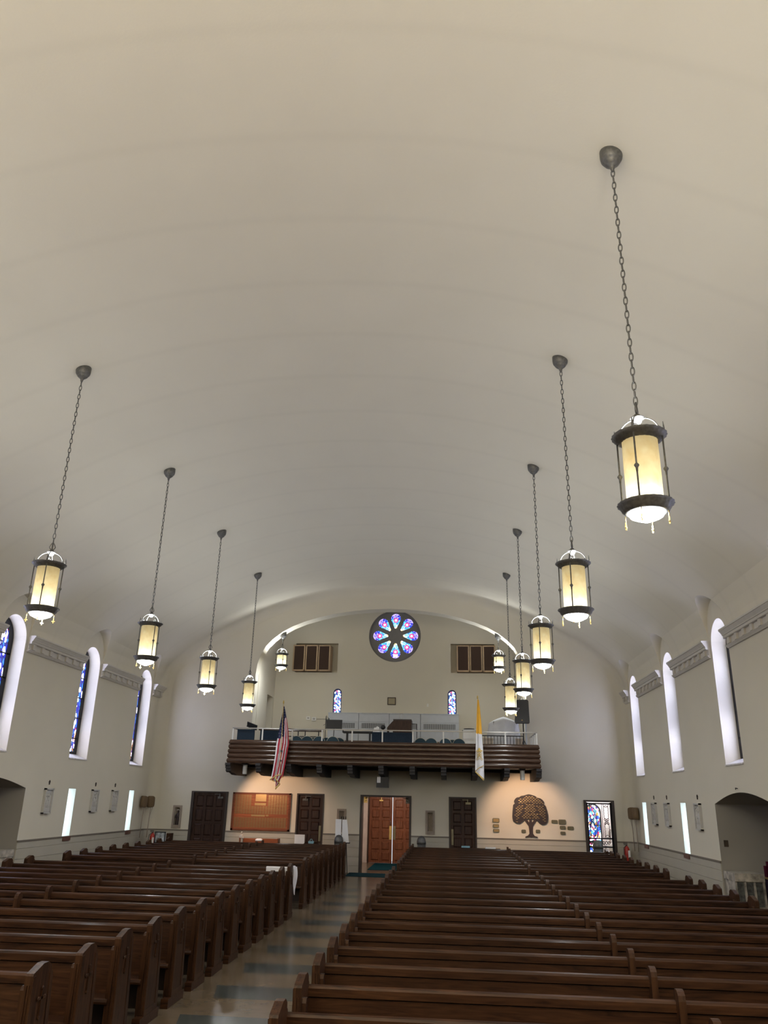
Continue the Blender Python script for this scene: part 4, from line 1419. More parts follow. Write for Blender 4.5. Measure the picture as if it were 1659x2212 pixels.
CHB = [(-5.20, 27.85, 'leftmost of the rear row'), (-4.75, 27.85, 'second from the left in the rear row'), (-4.30, 27.85, 'third from the left in the rear row'), (-3.85, 27.85, 'rightmost of the left rear row'),
       (0.08, 27.85, 'alone in the rear row on the right side')]
c0 = None
for x, yy, l in CH + CHB:
    lab = 'blue choir chair with pale arched frame, ' + l
    zz = LF - 0.03
    if c0 is None:
        c0 = choir_chair((x, yy, zz), lab)
    else:
        dup(c0, (x, yy, zz), lab)
# navy modesty panels and console
t = thing('organ_console', 'dark brown organ console with sloping lid behind navy panel in the loft', 'organ', (-1.9, 28.0, LF))
m = MB()
m.prism([(-2.18, LF), (-2.18, 4.70), (-2.10, 4.80), (-1.93, 4.98), (-1.33, 4.98), (-1.33, LF)], 'Y', 28.0, 28.7)
m.build('case', 'oak_door', t)
MB().box(-1.97, -1.33, 27.98, 28.02, 4.95, 4.99).build('lid_edge', 'frame_dark', t)
MB().tube([(-1.33, 28.1, 4.85), (-1.15, 28.1, 4.85), (-1.15, 28.1, 4.3)], 0.012, 6).build('side_rail', 'iron', t)
tag(MB().box(-2.62, -1.25, 27.15, 27.2, LF, 4.48).build('modesty_panel', 'navy', loc=(-1.9, 27.17, LF)), 'navy fabric panel before the organ console behind the rail', 'panel', 'navy panels in the loft')
tag(MB().box(-7.22, -6.63, 27.10, 27.16, LF, 4.50).build('modesty_panel', 'navy', loc=(-6.9, 27.13, LF)), 'navy fabric panel at the far left end of the loft', 'panel', 'navy panels in the loft')
m = MB()
for dx, dz, r_ in ((0, 0, 0.05), (0.05, 0.03, 0.04), (-0.06, 0.01, 0.035), (0.02, 0.06, 0.03)):
    m.ball((-2.50 + dx, 27.5, 4.60 + dz), r_, r_ * 0.8, r_ * 1.3, 8, 6)
m.box(-2.62, -2.40, 27.4, 27.6, 4.50, 4.54)
tag(m.build('tissue_box', 'paper', loc=(-2.5, 27.5, 4.5)), 'crumpled white tissues standing beside the organ console', 'tissues')
tag(MB().tube([(-2.05, 27.35, 4.53), (-1.93, 27.35, 4.53)], 0.035, 10).build('paper_roll', 'paper', loc=(-2.0, 27.35, 4.53)), 'white rolled paper lying before the organ console', 'paper roll')
t = thing('desk_lamp', 'dark round desk lamp beside the organ console', 'lamp', (-2.33, 28.3, 4.5))
m = MB().ball((-2.33, 28.1, 4.72), 0.09, 0.09, 0.08)
m.build('head', 'black', t)
MB().tube([(-2.33, 28.15, LF), (-2.33, 28.15, 4.7)], 0.012, 6).build('stem', 'black', t)
MB().lathe([(0.12, 0), (0.12, 0.02)], (-2.33, 28.15, LF), 16).build('base', 'black', t)
t = thing('wire_ornament', 'thin pale wire loop standing above the organ console', 'ornament', (-1.83, 28.4, 4.98))
MB().tube([(-1.70 + 0.06 * math.cos(w), 28.3, 5.12 + 0.10 * math.sin(w)) for w in [2 * PI * i / 16 for i in range(16)]], 0.005, 5, closed=True).build('wire_loop', 'chairhoop', t)
MB().tube([(-1.70, 28.3, 4.98), (-1.70, 28.3, 5.03)], 0.008, 5).build('stem', 'chairhoop', t)
t = thing('keyboard', 'long black electric keyboard on a stand left of the organ console', 'keyboard', (-3.2, 28.2, LF))
MB().box(-3.75, -2.65, 28.1, 28.5, 4.52, 4.62).build('case', 'black', t)
MB().box(-3.70, -2.70, 28.06, 28.10, 4.57, 4.62).build('keys', 'white', t)
for x in (-3.6, -2.8):
    MB().box(x - 0.02, x + 0.02, 28.15, 28.45, LF, 4.52).build('leg', 'black', t)
def music_stand(name, lab, x, yy, w, h, z, tilt=0.0, rot=0.0):
    t = thing(name, lab, 'music stand', (x, yy, LF))
    M = Matrix.Translation((x, yy, z)) @ Matrix.Rotation(rot, 4, 'Y') @ Matrix.Rotation(tilt, 4, 'X')
    m = MB().box(-w / 2, w / 2, -0.01, 0.01, 0, h, M)
    m.box(-w / 2, w / 2, -0.05, 0.01, 0, 0.015, M)
    m.build('desk', 'black', t)
    MB().tube([(x, yy, LF + 0.1), (x, yy, z + 0.05)], 0.012, 8).build('pole', 'black', t)
    for q in range(3):
        a = q * 2 * PI / 3
        MB().tube([(x, yy, LF + 0.14), (x + 0.25 * math.cos(a), yy + 0.25 * math.sin(a), LF + 0.01)], 0.01, 6).build('leg', 'black', t)
music_stand('music_stand', 'wide black music stand upright in the loft left of the keyboard', -3.98, 27.6, 0.56, 0.30, 4.60)
music_stand('music_stand', 'dark music stand tilted sideways at the far left end of the loft', -6.85, 27.6, 0.38, 0.20, 4.60, 0.9, 0.35)
t = thing('microphone_stand', 'thin black microphone stand beside the wide music stand', 'microphone stand', (-4.28, 27.7, LF))
MB().tube([(-4.30, 27.7, LF), (-4.29, 27.7, 5.02)], 0.010, 6).build('pole', 'iron', t)
MB().tube([(-4.36, 27.65, 4.72), (-4.29, 27.7, 4.76), (-4.28, 27.7, 5.05), (-4.17, 27.6, 4.93)], 0.008, 6).build('boom', 'iron', t)
MB().ball((-4.17, 27.6, 4.92), 0.02, 0.02, 0.035, 8, 6).build('microphone', 'black', t)
MB().lathe([(0.14, 0), (0.14, 0.02)], (-4.30, 27.7, LF), 16).build('base', 'black', t)
t = thing('choir_desk', 'long brown topped choir desk with navy front behind the left rail', 'desk', (-5.5, 28.3, LF))
MB().box(-6.75, -4.5, 28.2, 28.6, 4.56, 4.61).build('top', 'gallery', t)
MB().box(-6.70, -5.75, 28.25, 28.3, LF, 4.56).build('front_panel', 'navy', t)
for x in (-5.35, -5.1, -4.62):
    MB().box(x - 0.015, x + 0.015, 28.3, 28.33, LF, 4.56).build('leg', 'iron', t)
MB().box(-5.75, -4.5, 28.3, 28.32, 4.36, 4.39).build('stretcher', 'iron', t)
t = thing('equipment_cabinet', 'low pale cabinet in the loft beside the papal flag', 'cabinet', (0.63, 27.9, LF))
MB().box(0.44, 0.86, 27.6, 28.1, LF, 4.63).build('case', 'white', t)
MB().box(0.42, 0.88, 27.58, 28.12, 4.63, 4.65).build('top', 'white', t)
tag(MB().lathe([(0.17, 0), (0.19, 0.03), (0.18, 0.045), (0.10, 0.05)], (0.65, 27.85, 4.65), 24).build('round_tray', 'black', loc=(0.65, 27.85, 4.65)), 'dark round tray lying on the low pale cabinet', 'tray')
# dust sheet over something bulky
m = MB()
def sheet_fn(u_, v_):
    a = 2 * PI * u_
    if v_ < 0.45:
        q = v_ / 0.45
        x = 1.86 + 0.50 * q * math.cos(a)
        yy = 28.4 + 0.28 * q * math.sin(a)
        z = 5.16 - 0.10 * q * q - 0.12 * max(0, -math.cos(a)) * q - 0.10 * q * max(0, math.cos(a))
    else:
        q = (v_ - 0.45) / 0.55
        fl = 1 + 0.22 * q + 0.05 * q * math.sin(11 * a)
        x = 1.86 + 0.50 * fl * math.cos(a) + 0.02 * math.sin(7 * a + 4 * q)
        yy = 28.4 + 0.28 * fl * math.sin(a)
        z = 5.16 - 0.10 - 0.12 * max(0, -math.cos(a)) - 0.10 * max(0, math.cos(a)) - 0.85 * q
    return (x, yy, z)
m.grid(sheet_fn, 72, 26)
tag(m.build('dust_sheet', 'sheet', loc=(1.86, 28.4, 4.2), fix=False), 'pale grey dust sheet draped over bulky equipment at the right of the loft', 'dust sheet')
t = thing('covered_crate', 'bulky crate hidden beneath the pale dust sheet', 'crate', (1.86, 28.4, LF))
MB().box(1.5, 2.2, 28.2, 28.6, LF, 4.98).build('box', 'brown', t)
t = thing('stair_rail', 'black iron stair rail with thin balusters before the dust sheet', 'railing', (1.75, 27.6, LF))
MB().box(1.02, 2.47, 27.58, 27.62, 4.44, 4.47).build('handrail', 'iron', t)
for i in range(14):
    x = 1.06 + i * 0.107
    MB().tube([(x, 27.6, LF), (x, 27.6, 4.45)], 0.009, 6).build('baluster', 'iron', t)
MB().box(1.0, 2.5, 28.15, 28.18, LF, 4.42).build('riser_board', plain('pale_board', (0.5, 0.42, 0.33), 0.7), t)
t = thing('pa_speaker', 'tall black loudspeaker with small gold badge on a tripod stand', 'loudspeaker', (2.44, 27.6, LF))
m = MB()
M = Matrix.Translation((2.44, 27.6, 0)) @ Matrix.Rotation(math.radians(-6), 4, 'Z')
pr = [(-0.25, 4.92), (-0.22, 4.88), (0.22, 4.88), (0.25, 4.92), (0.235, 5.60), (0.20, 5.64), (-0.14, 5.64), (-0.17, 5.60)]
m.prism(pr, 'Y', -0.18, 0.18, M)
m.build('cabinet', 'black', t)
MB().prism([(-0.03, 4.955), (0.03, 4.955), (0.0, 4.985)], 'Y', -0.19, -0.18, M).build('badge', 'gold', t)
MB().tube([(2.47, 27.6, LF + 0.05), (2.47, 27.6, 4.9)], 0.02, 10).build('pole', 'black', t)
MB().tube([(2.36, 27.6, 5.64), (2.46, 27.6, 5.78), (2.50, 27.6, 5.64)], 0.014, 6).build('handle', 'silver', t)
for a in (0.3, 2.4, 4.5):
    MB().tube([(2.47, 27.6, 4.35), (2.47 + 0.35 * math.cos(a), 27.6 + 0.35 * math.sin(a), LF + 0.01)], 0.013, 6).build('tripod_leg', 'black', t)
tag(MB().tube([(2.60, 28.1, LF), (2.60, 28.1, 5.0)], 0.03, 10).build('riser_pipe', 'heater', loc=(2.60, 28.1, LF)), 'grey vertical pipe behind the tall loudspeaker', 'pipe')

# ---------------------------------------------------------------- rear wall furnishings
for i, (a, b, z0, z1) in enumerate(NICHE):
    lab = ('narrow stone niche frame at the left corner, holding a dark statue', 'narrow stone niche frame above the easel', 'narrow empty stone niche frame between the middle and right doors')[i]
    t = thing('wall_niche', lab, 'niche', ((a + b) / 2, D, z0), 'wall niches')
    m = MB()
    for p in ((a, a + 0.07, z0, z1), (b - 0.07, b, z0, z1), (a + 0.07, b - 0.07, z0, z0 + 0.09), (a + 0.07, b - 0.07, z1 - 0.07, z1)):
        m.box(p[0], p[1], D - 0.03, D + 0.02, p[2], p[3])
    m.build('surround', 'nichest', t)
    MB().box(a + 0.06, b - 0.06, D + 0.14, D + 0.16, z0 + 0.06, z1 - 0.06).build('back_slab', 'nichest', t)
    MB().box(a + 0.07, b - 0.07, D - 0.05, D + 0.14, z0 + 0.06, z0 + 0.11).build('shelf', 'nichest', t)
def statue(name, lab, x, yy, z, h, robe, head, group=None):
    t = thing(name, lab, 'statue', (x, yy, z), group)
    m = MB().lathe([(0.13 * h, 0), (0.15 * h, 0.05 * h), (0.13 * h, 0.35 * h), (0.15 * h, 0.62 * h), (0.13 * h, 0.74 * h), (0.05 * h, 0.82 * h)], (x, yy, z), 18)
    m.tube([(x - 0.13 * h, yy - 0.03 * h, z + 0.70 * h), (x - 0.15 * h, yy - 0.08 * h, z + 0.52 * h), (x, yy - 0.13 * h, z + 0.55 * h)], 0.04 * h, 8)
    m.tube([(x + 0.13 * h, yy - 0.03 * h, z + 0.70 * h), (x + 0.15 * h, yy - 0.08 * h, z + 0.52 * h), (x, yy - 0.13 * h, z + 0.55 * h)], 0.04 * h, 8)
    m.build('robe', robe, t)
    MB().ball((x, yy, z + 0.90 * h), 0.06 * h, 0.065 * h, 0.085 * h).build('head', head, t)
    return t
st0 = statue('statue', 'small dark robed statue standing in the left corner niche', -9.60, D + 0.06, 1.355, 0.48, 'robe', 'robe')
bx = MB().tube([(-9.60 + 0.05 * math.cos(w), D + 0.03, 1.82 + 0.04 * math.sin(w)) for w in [0.2 + 2.6 * i / 10 for i in range(11)]], 0.008, 6)
bx.build('halo', 'paper', st0)['label'] = 'pale halo arc'
# donor board
t = thing('donor_board', 'large mahogany donor board covered in small brass nameplates', 'plaque board', (-6.62, D, 1.235))
bx0, bx1, bz0, bz1 = -7.65, -5.57, 1.24, 2.48
MB().box(bx0, bx1, D - 0.04, D - 0.005, bz0, bz1).build('backboard', 'mahog', t)
m = MB()
for p in ((bx0, bx0 + 0.07, bz0, bz1), (bx1 - 0.07, bx1, bz0, bz1), (bx0, bx1, bz0, bz0 + 0.06), (bx0, bx1, bz1 - 0.05, bz1)):
    m.box(p[0], p[1], D - 0.06, D - 0.04, p[2], p[3])
m.build('frame', wood('dark_mahogany', (0.10, 0.03, 0.014), (0.17, 0.055, 0.025), 'X'), t)
m = MB()
cw, chh = 0.098, 0.037
x = bx0 + 0.10
while x < bx1 - 0.15:
    z = bz0 + 0.10
    while z < bz1 - 0.09:
        inblock = (-6.92 < x + cw / 2 < -6.35) and z > 2.04
        inband = 1.68 < z + chh / 2 < 1.79
        if not inblock and not inband:
            m.box(x, x + cw - 0.018, D - 0.046, D - 0.04, z, z + chh - 0.010)
        z += chh
    x += cw
tag(m.build('nameplates', 'platebrass', t), kind='stuff')
MB().box(-6.83, -6.45, D - 0.052, D - 0.04, 2.19, 2.43).build('title_plate', 'brasscl', t)
MB().box(-6.85, -6.45, D - 0.052, D - 0.04, 2.06, 2.14).build('title_plate', 'brasscl', t)
MB().box(-6.95, -6.46, D - 0.050, D - 0.04, 1.70, 1.76).build('title_plate', 'brasscl', t)
MB().lathe([(0.05, 0), (0.05, 0.006)], n=16, M=Matrix.Translation((-6.38, D - 0.042, 1.735)) @ Matrix.Rotation(PI / 2, 4, 'X') @ Matrix.Diagonal((1.1, 0.55, 1, 1))).build('oval_plate', 'brasscl', t)

# tree of life
t = thing('memorial_tree', 'dark tree-shaped wall plaque hung with brass leaves', 'tree plaque', (2.70, D, 1.25))
tx, tz = 2.71, 0.0
CZ_ = [(690, 150), (640, 158), (590, 175), (530, 187), (490, 212), (440, 222), (400, 260), (383, 305), (398, 338), (366, 370), (358, 420), (347, 520), (343, 620), (362, 690), (418, 730), (480, 742), (530, 715), (560, 690), (600, 655), (690, 645),
       (790, 655), (850, 690), (880, 722), (930, 752), (990, 742), (1040, 700), (1056, 620), (1050, 520), (1027, 420), (1012, 372), (985, 350), (991, 310), (960, 258), (912, 226), (860, 213), (810, 182), (750, 162)]
crown = []
for i in range(len(CZ_)):                      # smooth the outline
    P_ = [Vector(CZ_[(i + k - 1) % len(CZ_)]) for k in range(4)]
    for q in (0, 0.25, 0.5, 0.75):
        v = 0.5 * (2 * P_[1] + (P_[2] - P_[0]) * q + (2 * P_[0] - 5 * P_[1] + 4 * P_[2] - P_[3]) * q * q + (3 * P_[1] - P_[0] - 3 * P_[2] + P_[3]) * q ** 3)
        crown.append((2.11 + (v.x - 345) * 0.001677, 2.63 - (v.y - 150) * 0.0016))
MB().prism(crown, 'Y', D - 0.05, D - 0.005).build('crown', plain('tree_back', (0.022, 0.014, 0.016), 0.6), t)
tr = [(tx - 0.20, 1.255), (tx - 0.19, 1.285), (tx - 0.10, 1.32), (tx - 0.055, 1.38), (tx - 0.06, 1.52), (tx - 0.075, 1.62), (tx - 0.16, 1.74), (tx - 0.24, 1.86), (tx - 0.14, 1.86), (tx - 0.05, 1.72), (tx - 0.035, 1.88), (tx + 0.035, 1.88),
      (tx + 0.05, 1.72), (tx + 0.14, 1.86), (tx + 0.24, 1.86), (tx + 0.16, 1.74), (tx + 0.075, 1.62), (tx + 0.06, 1.50), (tx + 0.065, 1.38), (tx + 0.12, 1.31), (tx + 0.22, 1.28), (tx + 0.21, 1.255), (tx + 0.06, 1.275), (tx, 1.262), (tx - 0.06, 1.275)]
MB().prism(tr, 'Y', D - 0.045, D - 0.005).build('trunk', 'robe', t)
leafm = None
cnt = 0
row = 0
z = 1.74
lv = []
while z < 2.58:
    x = tx - 0.56 + (0.0495 if row % 2 else 0)
    while x < tx + 0.56:
        dx = x - tx
        ad = abs(dx)
        rn = math.hypot(ad / 0.58, (z - 2.02) / 0.60)
        cw_ = 0.13 + (2.30 - z) * 0.42
        top = z > 2.34 and 0.55 < rn < 0.93
        core = 1.84 < z < 2.27 and ad < cw_ and not (ad < 0.05 and (abs(z - 2.06) < 0.022 or abs(z - 1.90) < 0.02)) and not (abs(z - 2.06) < 0.02 and ad > 0.13)
        sides = 1.70 < z < 2.27 and ad > cw_ + 0.07 and ad < 0.53 - 0.25 * abs(z - 1.95) and not (z < 1.82 and ad < 0.34)
        single = abs(z - 2.31) < 0.02 and ad < 0.12
        if top or core or sides or single:
            lv.append((x, z))
        x += 0.099
    z += 0.043
    row += 1
big = lv[:100]
rest = lv[100:]
def leaf(m_, x, z):
    m_.prism([(x + 0.0345 * math.cos(w) , z + 0.0125 * math.sin(w)) for w in [2 * PI * i / 10 for i in range(10)]], 'Y', D - 0.062, D - 0.05)
random.shuffle(lv)
l0 = None
for x, z in lv[:100]:
    if l0 is None:
        mm = MB()
        mm.prism([(0.0345 * math.cos(w), 0.0125 * math.sin(w)) for w in [2 * PI * i / 10 for i in range(10)]], 'Y', -0.012, 0.0)
        l0 = o = mm.build('brass_leaf', 'leafbrass', t, world=False)
    else:
        o = l0.copy()
        COL.objects.link(o)
        o.parent = t
    o.location = (x - t.location.x, -0.05, z - t.location.z)
    o.rotation_euler = (random.uniform(-.05, .05), 0, random.uniform(-.06, .06))
if lv[100:]:
    mm = MB()
    for x, z in lv[100:]:
        leaf(mm, x, z)
    tag(mm.build('brass_leaves', 'leafbrass', t), kind='stuff')
PLQ = [(1.43, 1.66, 1.70, 1.84, 'top one of the stack of three beside the right door'), (1.44, 1.64, 1.54, 1.65, 'middle one of the stack of three beside the right door'), (1.44, 1.65, 1.39, 1.50, 'bottom one of the stack of three beside the right door'),
       (2.39, 2.54, 1.40, 1.50, 'at the left of the tree trunk'), (2.87, 3.02, 1.41, 1.51, 'at the right of the tree trunk'),
       (3.41, 3.61, 1.72, 1.83, 'nearest the tree crown in the group of five'), (3.65, 3.89, 1.69, 1.85, 'largest of the group of five'), (3.68, 3.87, 1.54, 1.65, 'below the largest in the group of five'),
       (3.93, 4.14, 1.53, 1.64, 'nearest the iron gate in the group of five'), (3.69, 3.86, 1.37, 1.47, 'lowest of the group of five')]
for a, b, z0, z1, l in PLQ:
    m = MB()
    e = 0.02
    m.prism([(a + e, z0), (b - e, z0), (b, z0 + e), (b, z1 - e), (b - e, z1), (a + e, z1), (a, z1 - e), (a, z0 + e)], 'Y', D - 0.03, D)
    o = m.build('wall_plaque', 'plaque', loc=((a + b) / 2, D, z0))
    tag(o, 'small bronze wall plaque ' + l, 'plaque', 'bronze plaques around the tree')
    MB().box(a + 0.025, b - 0.025, D - 0.036, D - 0.03, z0 + 0.025, z1 - 0.025).build('inscription_plate', 'brasscl' if b < 2 else 'plaque', o)

# ---------------------------------------------------------------- side walls
ST = [('L', 21.10, 21.52, 'nearest the alcove on the left wall'), ('L', 24.0, 24.44, 'between the left wall slit windows, nearer the alcove'), ('L', 25.47, 25.91, 'between the left wall slit windows, farther from the alcove'),
      ('R', 21.20, 21.65, 'nearest the alcove on the right wall'), ('R', 24.17, 24.63, 'between the right wall slit windows, nearer the alcove'), ('R', 25.66, 26.15, 'between the right wall slit windows, farther from the alcove')]
for s_, a, b, l in ST:
    xw, i = (XL, 1) if s_ == 'L' else (XR, -1)
    z0, z1 = 1.82, 2.45
    t = thing('relief_panel', 'pale carved station relief ' + l, 'relief', (xw, (a + b) / 2, z0), 'carved station reliefs')
    def bxx(m_, d0, d1, *p):
        m_.box(min(xw + i * d0, xw + i * d1), max(xw + i * d0, xw + i * d1), *p)
    m = MB()
    for p in ((a, a + 0.03, z0, z1), (b - 0.03, b, z0, z1), (a, b, z0, z0 + 0.03), (a, b, z1 - 0.04, z1)):
        bxx(m, 0, 0.07, *p)
    m.build('frame', 'stone', t)
    m = MB()
    bxx(m, 0, 0.03, a + 0.03, b - 0.03, z0 + 0.03, z1 - 0.04)
    random.seed(int(a * 100))
    for q in range(4):          # carved standing figures
        yy = a + 0.09 + q * (b - a - 0.18) / 3
        hh = random.uniform(0.26, 0.38)
        m.ball((xw + i * 0.035, yy, z0 + 0.15 + hh * 0.45), 0.020, 0.045, hh * 0.5, 10, 6)
        m.ball((xw + i * 0.042, yy + random.uniform(-.01, .01), z0 + 0.17 + hh), 0.02, 0.026, 0.034, 8, 6)
        m.tube([(xw + i * 0.045, yy, z0 + 0.12 + hh * 0.75), (xw + i * 0.055, yy + random.uniform(-.08, .08), z0 + 0.12 + hh * random.uniform(.3, 1.1))], 0.012, 6)
    bxx(m, 0.03, 0.042, a + 0.05, b - 0.05, z0 + 0.05, z0 + 0.12)
    m.build('relief_carving', 'stone', t)
    yc_ = (a + b) / 2
    m = MB()
    bxx(m, 0, 0.025, yc_ - 0.012, yc_ + 0.012, z1 + 0.09, z1 + 0.20)
    bxx(m, 0, 0.025, yc_ - 0.035, yc_ + 0.035, z1 + 0.145, z1 + 0.168)
    o = m.build('wall_cross', 'frame_dark', loc=(xw, yc_, z1 + 0.15))
    tag(o, 'tiny dark cross above the relief ' + l, 'cross', 'small crosses above the reliefs')
random.seed(3)

def basket(lab, x, yy, wx, dirx, ln, side):
    """Wicker collection basket on a long pole, leaning flat against the wall."""
    t = thing('collection_basket', lab, 'collection basket', (x, yy, 1.0), 'long-handled collection baskets')
    # basket lies in the plane along dirx (unit vector in XY), facing the room
    d = Vector(dirx).normalized()
    nrm = Vector((-d.y, d.x, 0))
    o_ = Vector((x, yy, 0))
    def P(a_, n_, z_):
        return o_ + d * a_ + nrm * n_ + Vector((0, 0, z_))
    m = MB()
    pts = []
    hw, hh = 0.125, 0.19
    for k in range(32):
        w = 2 * PI * k / 32
        ca, sa = math.cos(w), math.sin(w)
        rr = 1 / ((abs(ca) ** 5 + abs(sa) ** 5) ** 0.2)
        pts.append((rr * ca * hw, rr * sa * hh))
    lay = [(0.72, -0.07), (0.92, -0.06), (1.0, 0.0), (1.0, 0.06)]
    vs, fs = [], []
    for q, n_ in lay:
        for a_, z_ in pts:
            vs.append(P(a_ * q, n_ * side, 2.10 + z_ * q))
    for q in range(3):
        for k in range(32):
            l = (k + 1) % 32
            fs.append((q * 32 + k, q * 32 + l, (q + 1) * 32 + l, (q + 1) * 32 + k))
    fs.append(tuple(range(32)))
    fs.append(tuple(range(96, 128)))
    m.add(vs, fs, True)
    m.build('basket', 'wicker', t)
    MB().tube([P(0.02, 0, 1.92), P(0.0, 0, 1.6), P(-0.02, 0, 0.95)], 0.013, 8).build('pole', 'nichest', t)
    MB().tube([P(0.10, 0, 1.93), P(0.01, 0, 1.66)], 0.006, 6).build('brace', 'nichest', t)
basket('wicker collection basket on a long pole in the left rear corner, nearer the slit window', -10.54, 28.02, 0, (0.30, 0.95, 0), 1, 1)
basket('wicker collection basket on a pole in the left rear corner, farther from the slit window', -10.44, 28.42, 0, (0.55, 0.83, 0), 1, 1)
basket('wicker collection basket on a long pole in the right rear corner, the front one', 5.98, 28.35, 0, (-0.42, 0.9, 0), 1, -1)
basket('wicker collection basket on a pole in the right rear corner, half hidden behind another', 6.05, 28.10, 0, (-0.30, 0.95, 0), 1, -1)
for x, yy, lab, zz in ((-10.22, 28.35, 'red fire extinguisher in the left rear corner beside a picture frame', 0.62), (5.78, 28.55, 'red fire extinguisher hung in the right rear corner beside the gate', 0.62)):
    t = thing('fire_extinguisher', lab, 'fire extinguisher', (x, yy, zz), 'fire extinguishers')
    MB().lathe([(0.07, 0), (0.085, 0.03), (0.085, 0.38), (0.06, 0.44), (0.025, 0.47), (0.025, 0.50)], (x, yy, zz), 20).build('cylinder', 'red', t)
    m = MB().box(x - 0.09, x + 0.03, yy - 0.015, yy + 0.015, zz + 0.50, zz + 0.52)
    m.box(x - 0.10, x + 0.03, yy - 0.015, yy + 0.015, zz + 0.54, zz + 0.56)
    m.build('valve_lever', 'black', t)
    MB().tube([(x, yy - 0.02, zz + 0.5), (x - 0.10, yy - 0.05, zz + 0.42), (x - 0.11, yy - 0.07, zz + 0.2), (x - 0.06, yy - 0.09, zz + 0.05)], 0.012, 8).build('hose', 'black', t)
    MB().box(x - 0.012 + 0.03, x + 0.085, yy - 0.088, yy - 0.075, zz + 0.12, zz + 0.34).build('label_plate', 'paper', t)
    MB().box(x - 0.04, x + 0.04, yy + 0.08, yy + 0.30, zz + 0.25, zz + 0.3).build('wall_hook', 'black', t)
# switch plates on the alcove jambs, hook above the right alcove
tag(MB().box(XL - 0.82, XL - 0.66, ALC[1] - 0.012, ALC[1], 1.50, 1.70).build('switch_plate', 'brown', loc=(XL - 0.74, ALC[1], 1.6)), 'brown switch plate on the left alcove side wall', 'switch')
tag(MB().box(XR + 0.10, XR + 0.20, ALC[1] - 0.012, ALC[1], 1.52, 1.66).build('switch_plate', 'brown', loc=(XR + 0.15, ALC[1], 1.6)), 'brown switch plate on the right alcove side wall', 'switch')
tag(MB().tube([(XR, 18.45, 2.76), (XR - 0.05, 18.43, 2.77), (XR - 0.06, 18.40, 2.74)], 0.010, 6).build('wall_hook', 'iron', loc=(XR, 18.44, 2.76)), 'small dark hook above the right alcove arch', 'hook')
# marble shrine in the right alcove, a twin on the left
def shrine(xw, s, lab):
    t = thing('marble_altar', lab, 'altar', (xw + s * 0.9, 19.6, 0), 'side altars in the alcoves')
    x0, x1 = (xw + s * 0.03, xw + s * 0.62)
    a, b = min(x0, x1), max(x0, x1)
    m = MB().box(a, b, 19.42, 20.08, 0, 1.0)
    m.box(a - 0.02, b + 0.02, 19.36, 20.1, 0.86, 1.02)
    w = (b - a) / 3
    for k in range(4):
        xx = a + k * w
        m.box(xx - 0.02, xx + 0.02, 19.385, 19.42, 0.2, 0.86)
    m.box(a, b, 19.385, 19.42, 0.1, 0.3)
    m.build('body', 'marble', t)
    for k in range(3):
        MB().box(a + k * w + 0.03, a + (k + 1) * w - 0.03, 19.405, 19.425, 0.36, 0.84).build('inset_panel', 'marbledk', t)
    return t
shrine(XR, 1, 'veined marble side altar with three dark panels in the right alcove')
t = shrine(XL, -1, 'pale marble side altar showing in the left alcove')
t = thing('votive_stand', 'maroon draped votive stand at the right edge inside the alcove', 'votive stand', (7.1, 19.2, 0))
MB().box(6.84, 7.4, 19.0, 19.4, 0, 0.96).build('skirt', plain('navy_black_cloth', (0.02, 0.015, 0.03), 0.9), t)
MB().box(6.82, 7.42, 18.98, 19.42, 0.93, 0.97).build('tray', 'brass', t)
for k in range(2):
    MB().box(6.83 + 0.10 * k, 7.4, 19.25 + 0.12 * k, 19.37 + 0.12 * k, 0.97, 1.19 + 0.08 * k).build('votive_tier', 'redcloth', t)

# ---------------------------------------------------------------- things behind the last pews
tag(MB().box(-3.42, -1.2, 27.55, D - 0.06, 0.0, 0.012).build('floor_mat', 'carpet', loc=(-2.3, 28.2, 0)), 'long teal mat lying across the aisle before the doorway', 'mat', 'teal mats')
tag(MB().box(-2.95, -1.45, 30.2, 33.2, 0.0, 0.012).build('floor_mat', 'carpet', loc=(-2.2, 31.7, 0)), 'teal mat lying on the vestibule floor before the inner doors', 'mat', 'teal mats')
def bin_(x, yy, lab, top=1.24, r_=0.145):
    t = thing('domed_bin', lab, 'bin', (x, yy, 0), 'dark domed bins')
    MB().lathe([(r_ * 0.9, 0), (r_, 0.05), (r_, top - 0.26)], (x, yy, 0), 24).build('body', 'bronze', t)
    MB().lathe([(r_ * 1.05, top - 0.26), (r_ * 1.05, top - 0.18), (r_ * 0.9, top - 0.09), (r_ * 0.55, top - 0.02), (0.01, top)], (x, yy, 0), 24).build('dome_lid', 'bronze', t)
    return t
bin_(-3.71, 27.95, 'dark metal bin with domed lid before the easel, left of the middle doorway', 1.22)
bin_(-0.97, 28.1, 'dark metal bin with domed lid between the middle and right doors', 1.25)
bin_(4.79, 28.2, 'dark metal bin with domed lid before the iron gate', 1.27, 0.16)
t = thing('easel', 'easel holding white display boards beside the middle doorway', 'easel', (-3.65, 28.2, 0))
for x, y0, y1 in ((-3.82, 28.15, 28.3), (-3.42, 28.15, 28.3), (-3.62, 28.55, 28.32)):
    MB().tube([(x, y0, 0), (-3.62 + (x + 3.62) * 0.35, y1, 1.78)], 0.014, 6).build('leg', 'iron', t)
MB().box(-3.86, -3.36, 28.08, 28.2, 0.95, 0.98).build('ledge', 'iron', t)
M = Matrix.Translation((-3.73, 28.14, 0.98)) @ Matrix.Rotation(-0.12, 4, 'X')
o = MB().prism([(-0.13, 0), (0.06, 0), (0.05, 0.72), (-0.15, 0.72)], 'Y', 0, 0.01, M).build('display_board', 'paper', loc=(-3.73, 28.14, 0.98))
tag(o, 'white display board on the easel, the narrower one at its left', 'board', 'boards on the easel')
M = Matrix.Translation((-3.55, 28.12, 0.98)) @ Matrix.Rotation(-0.12, 4, 'X')
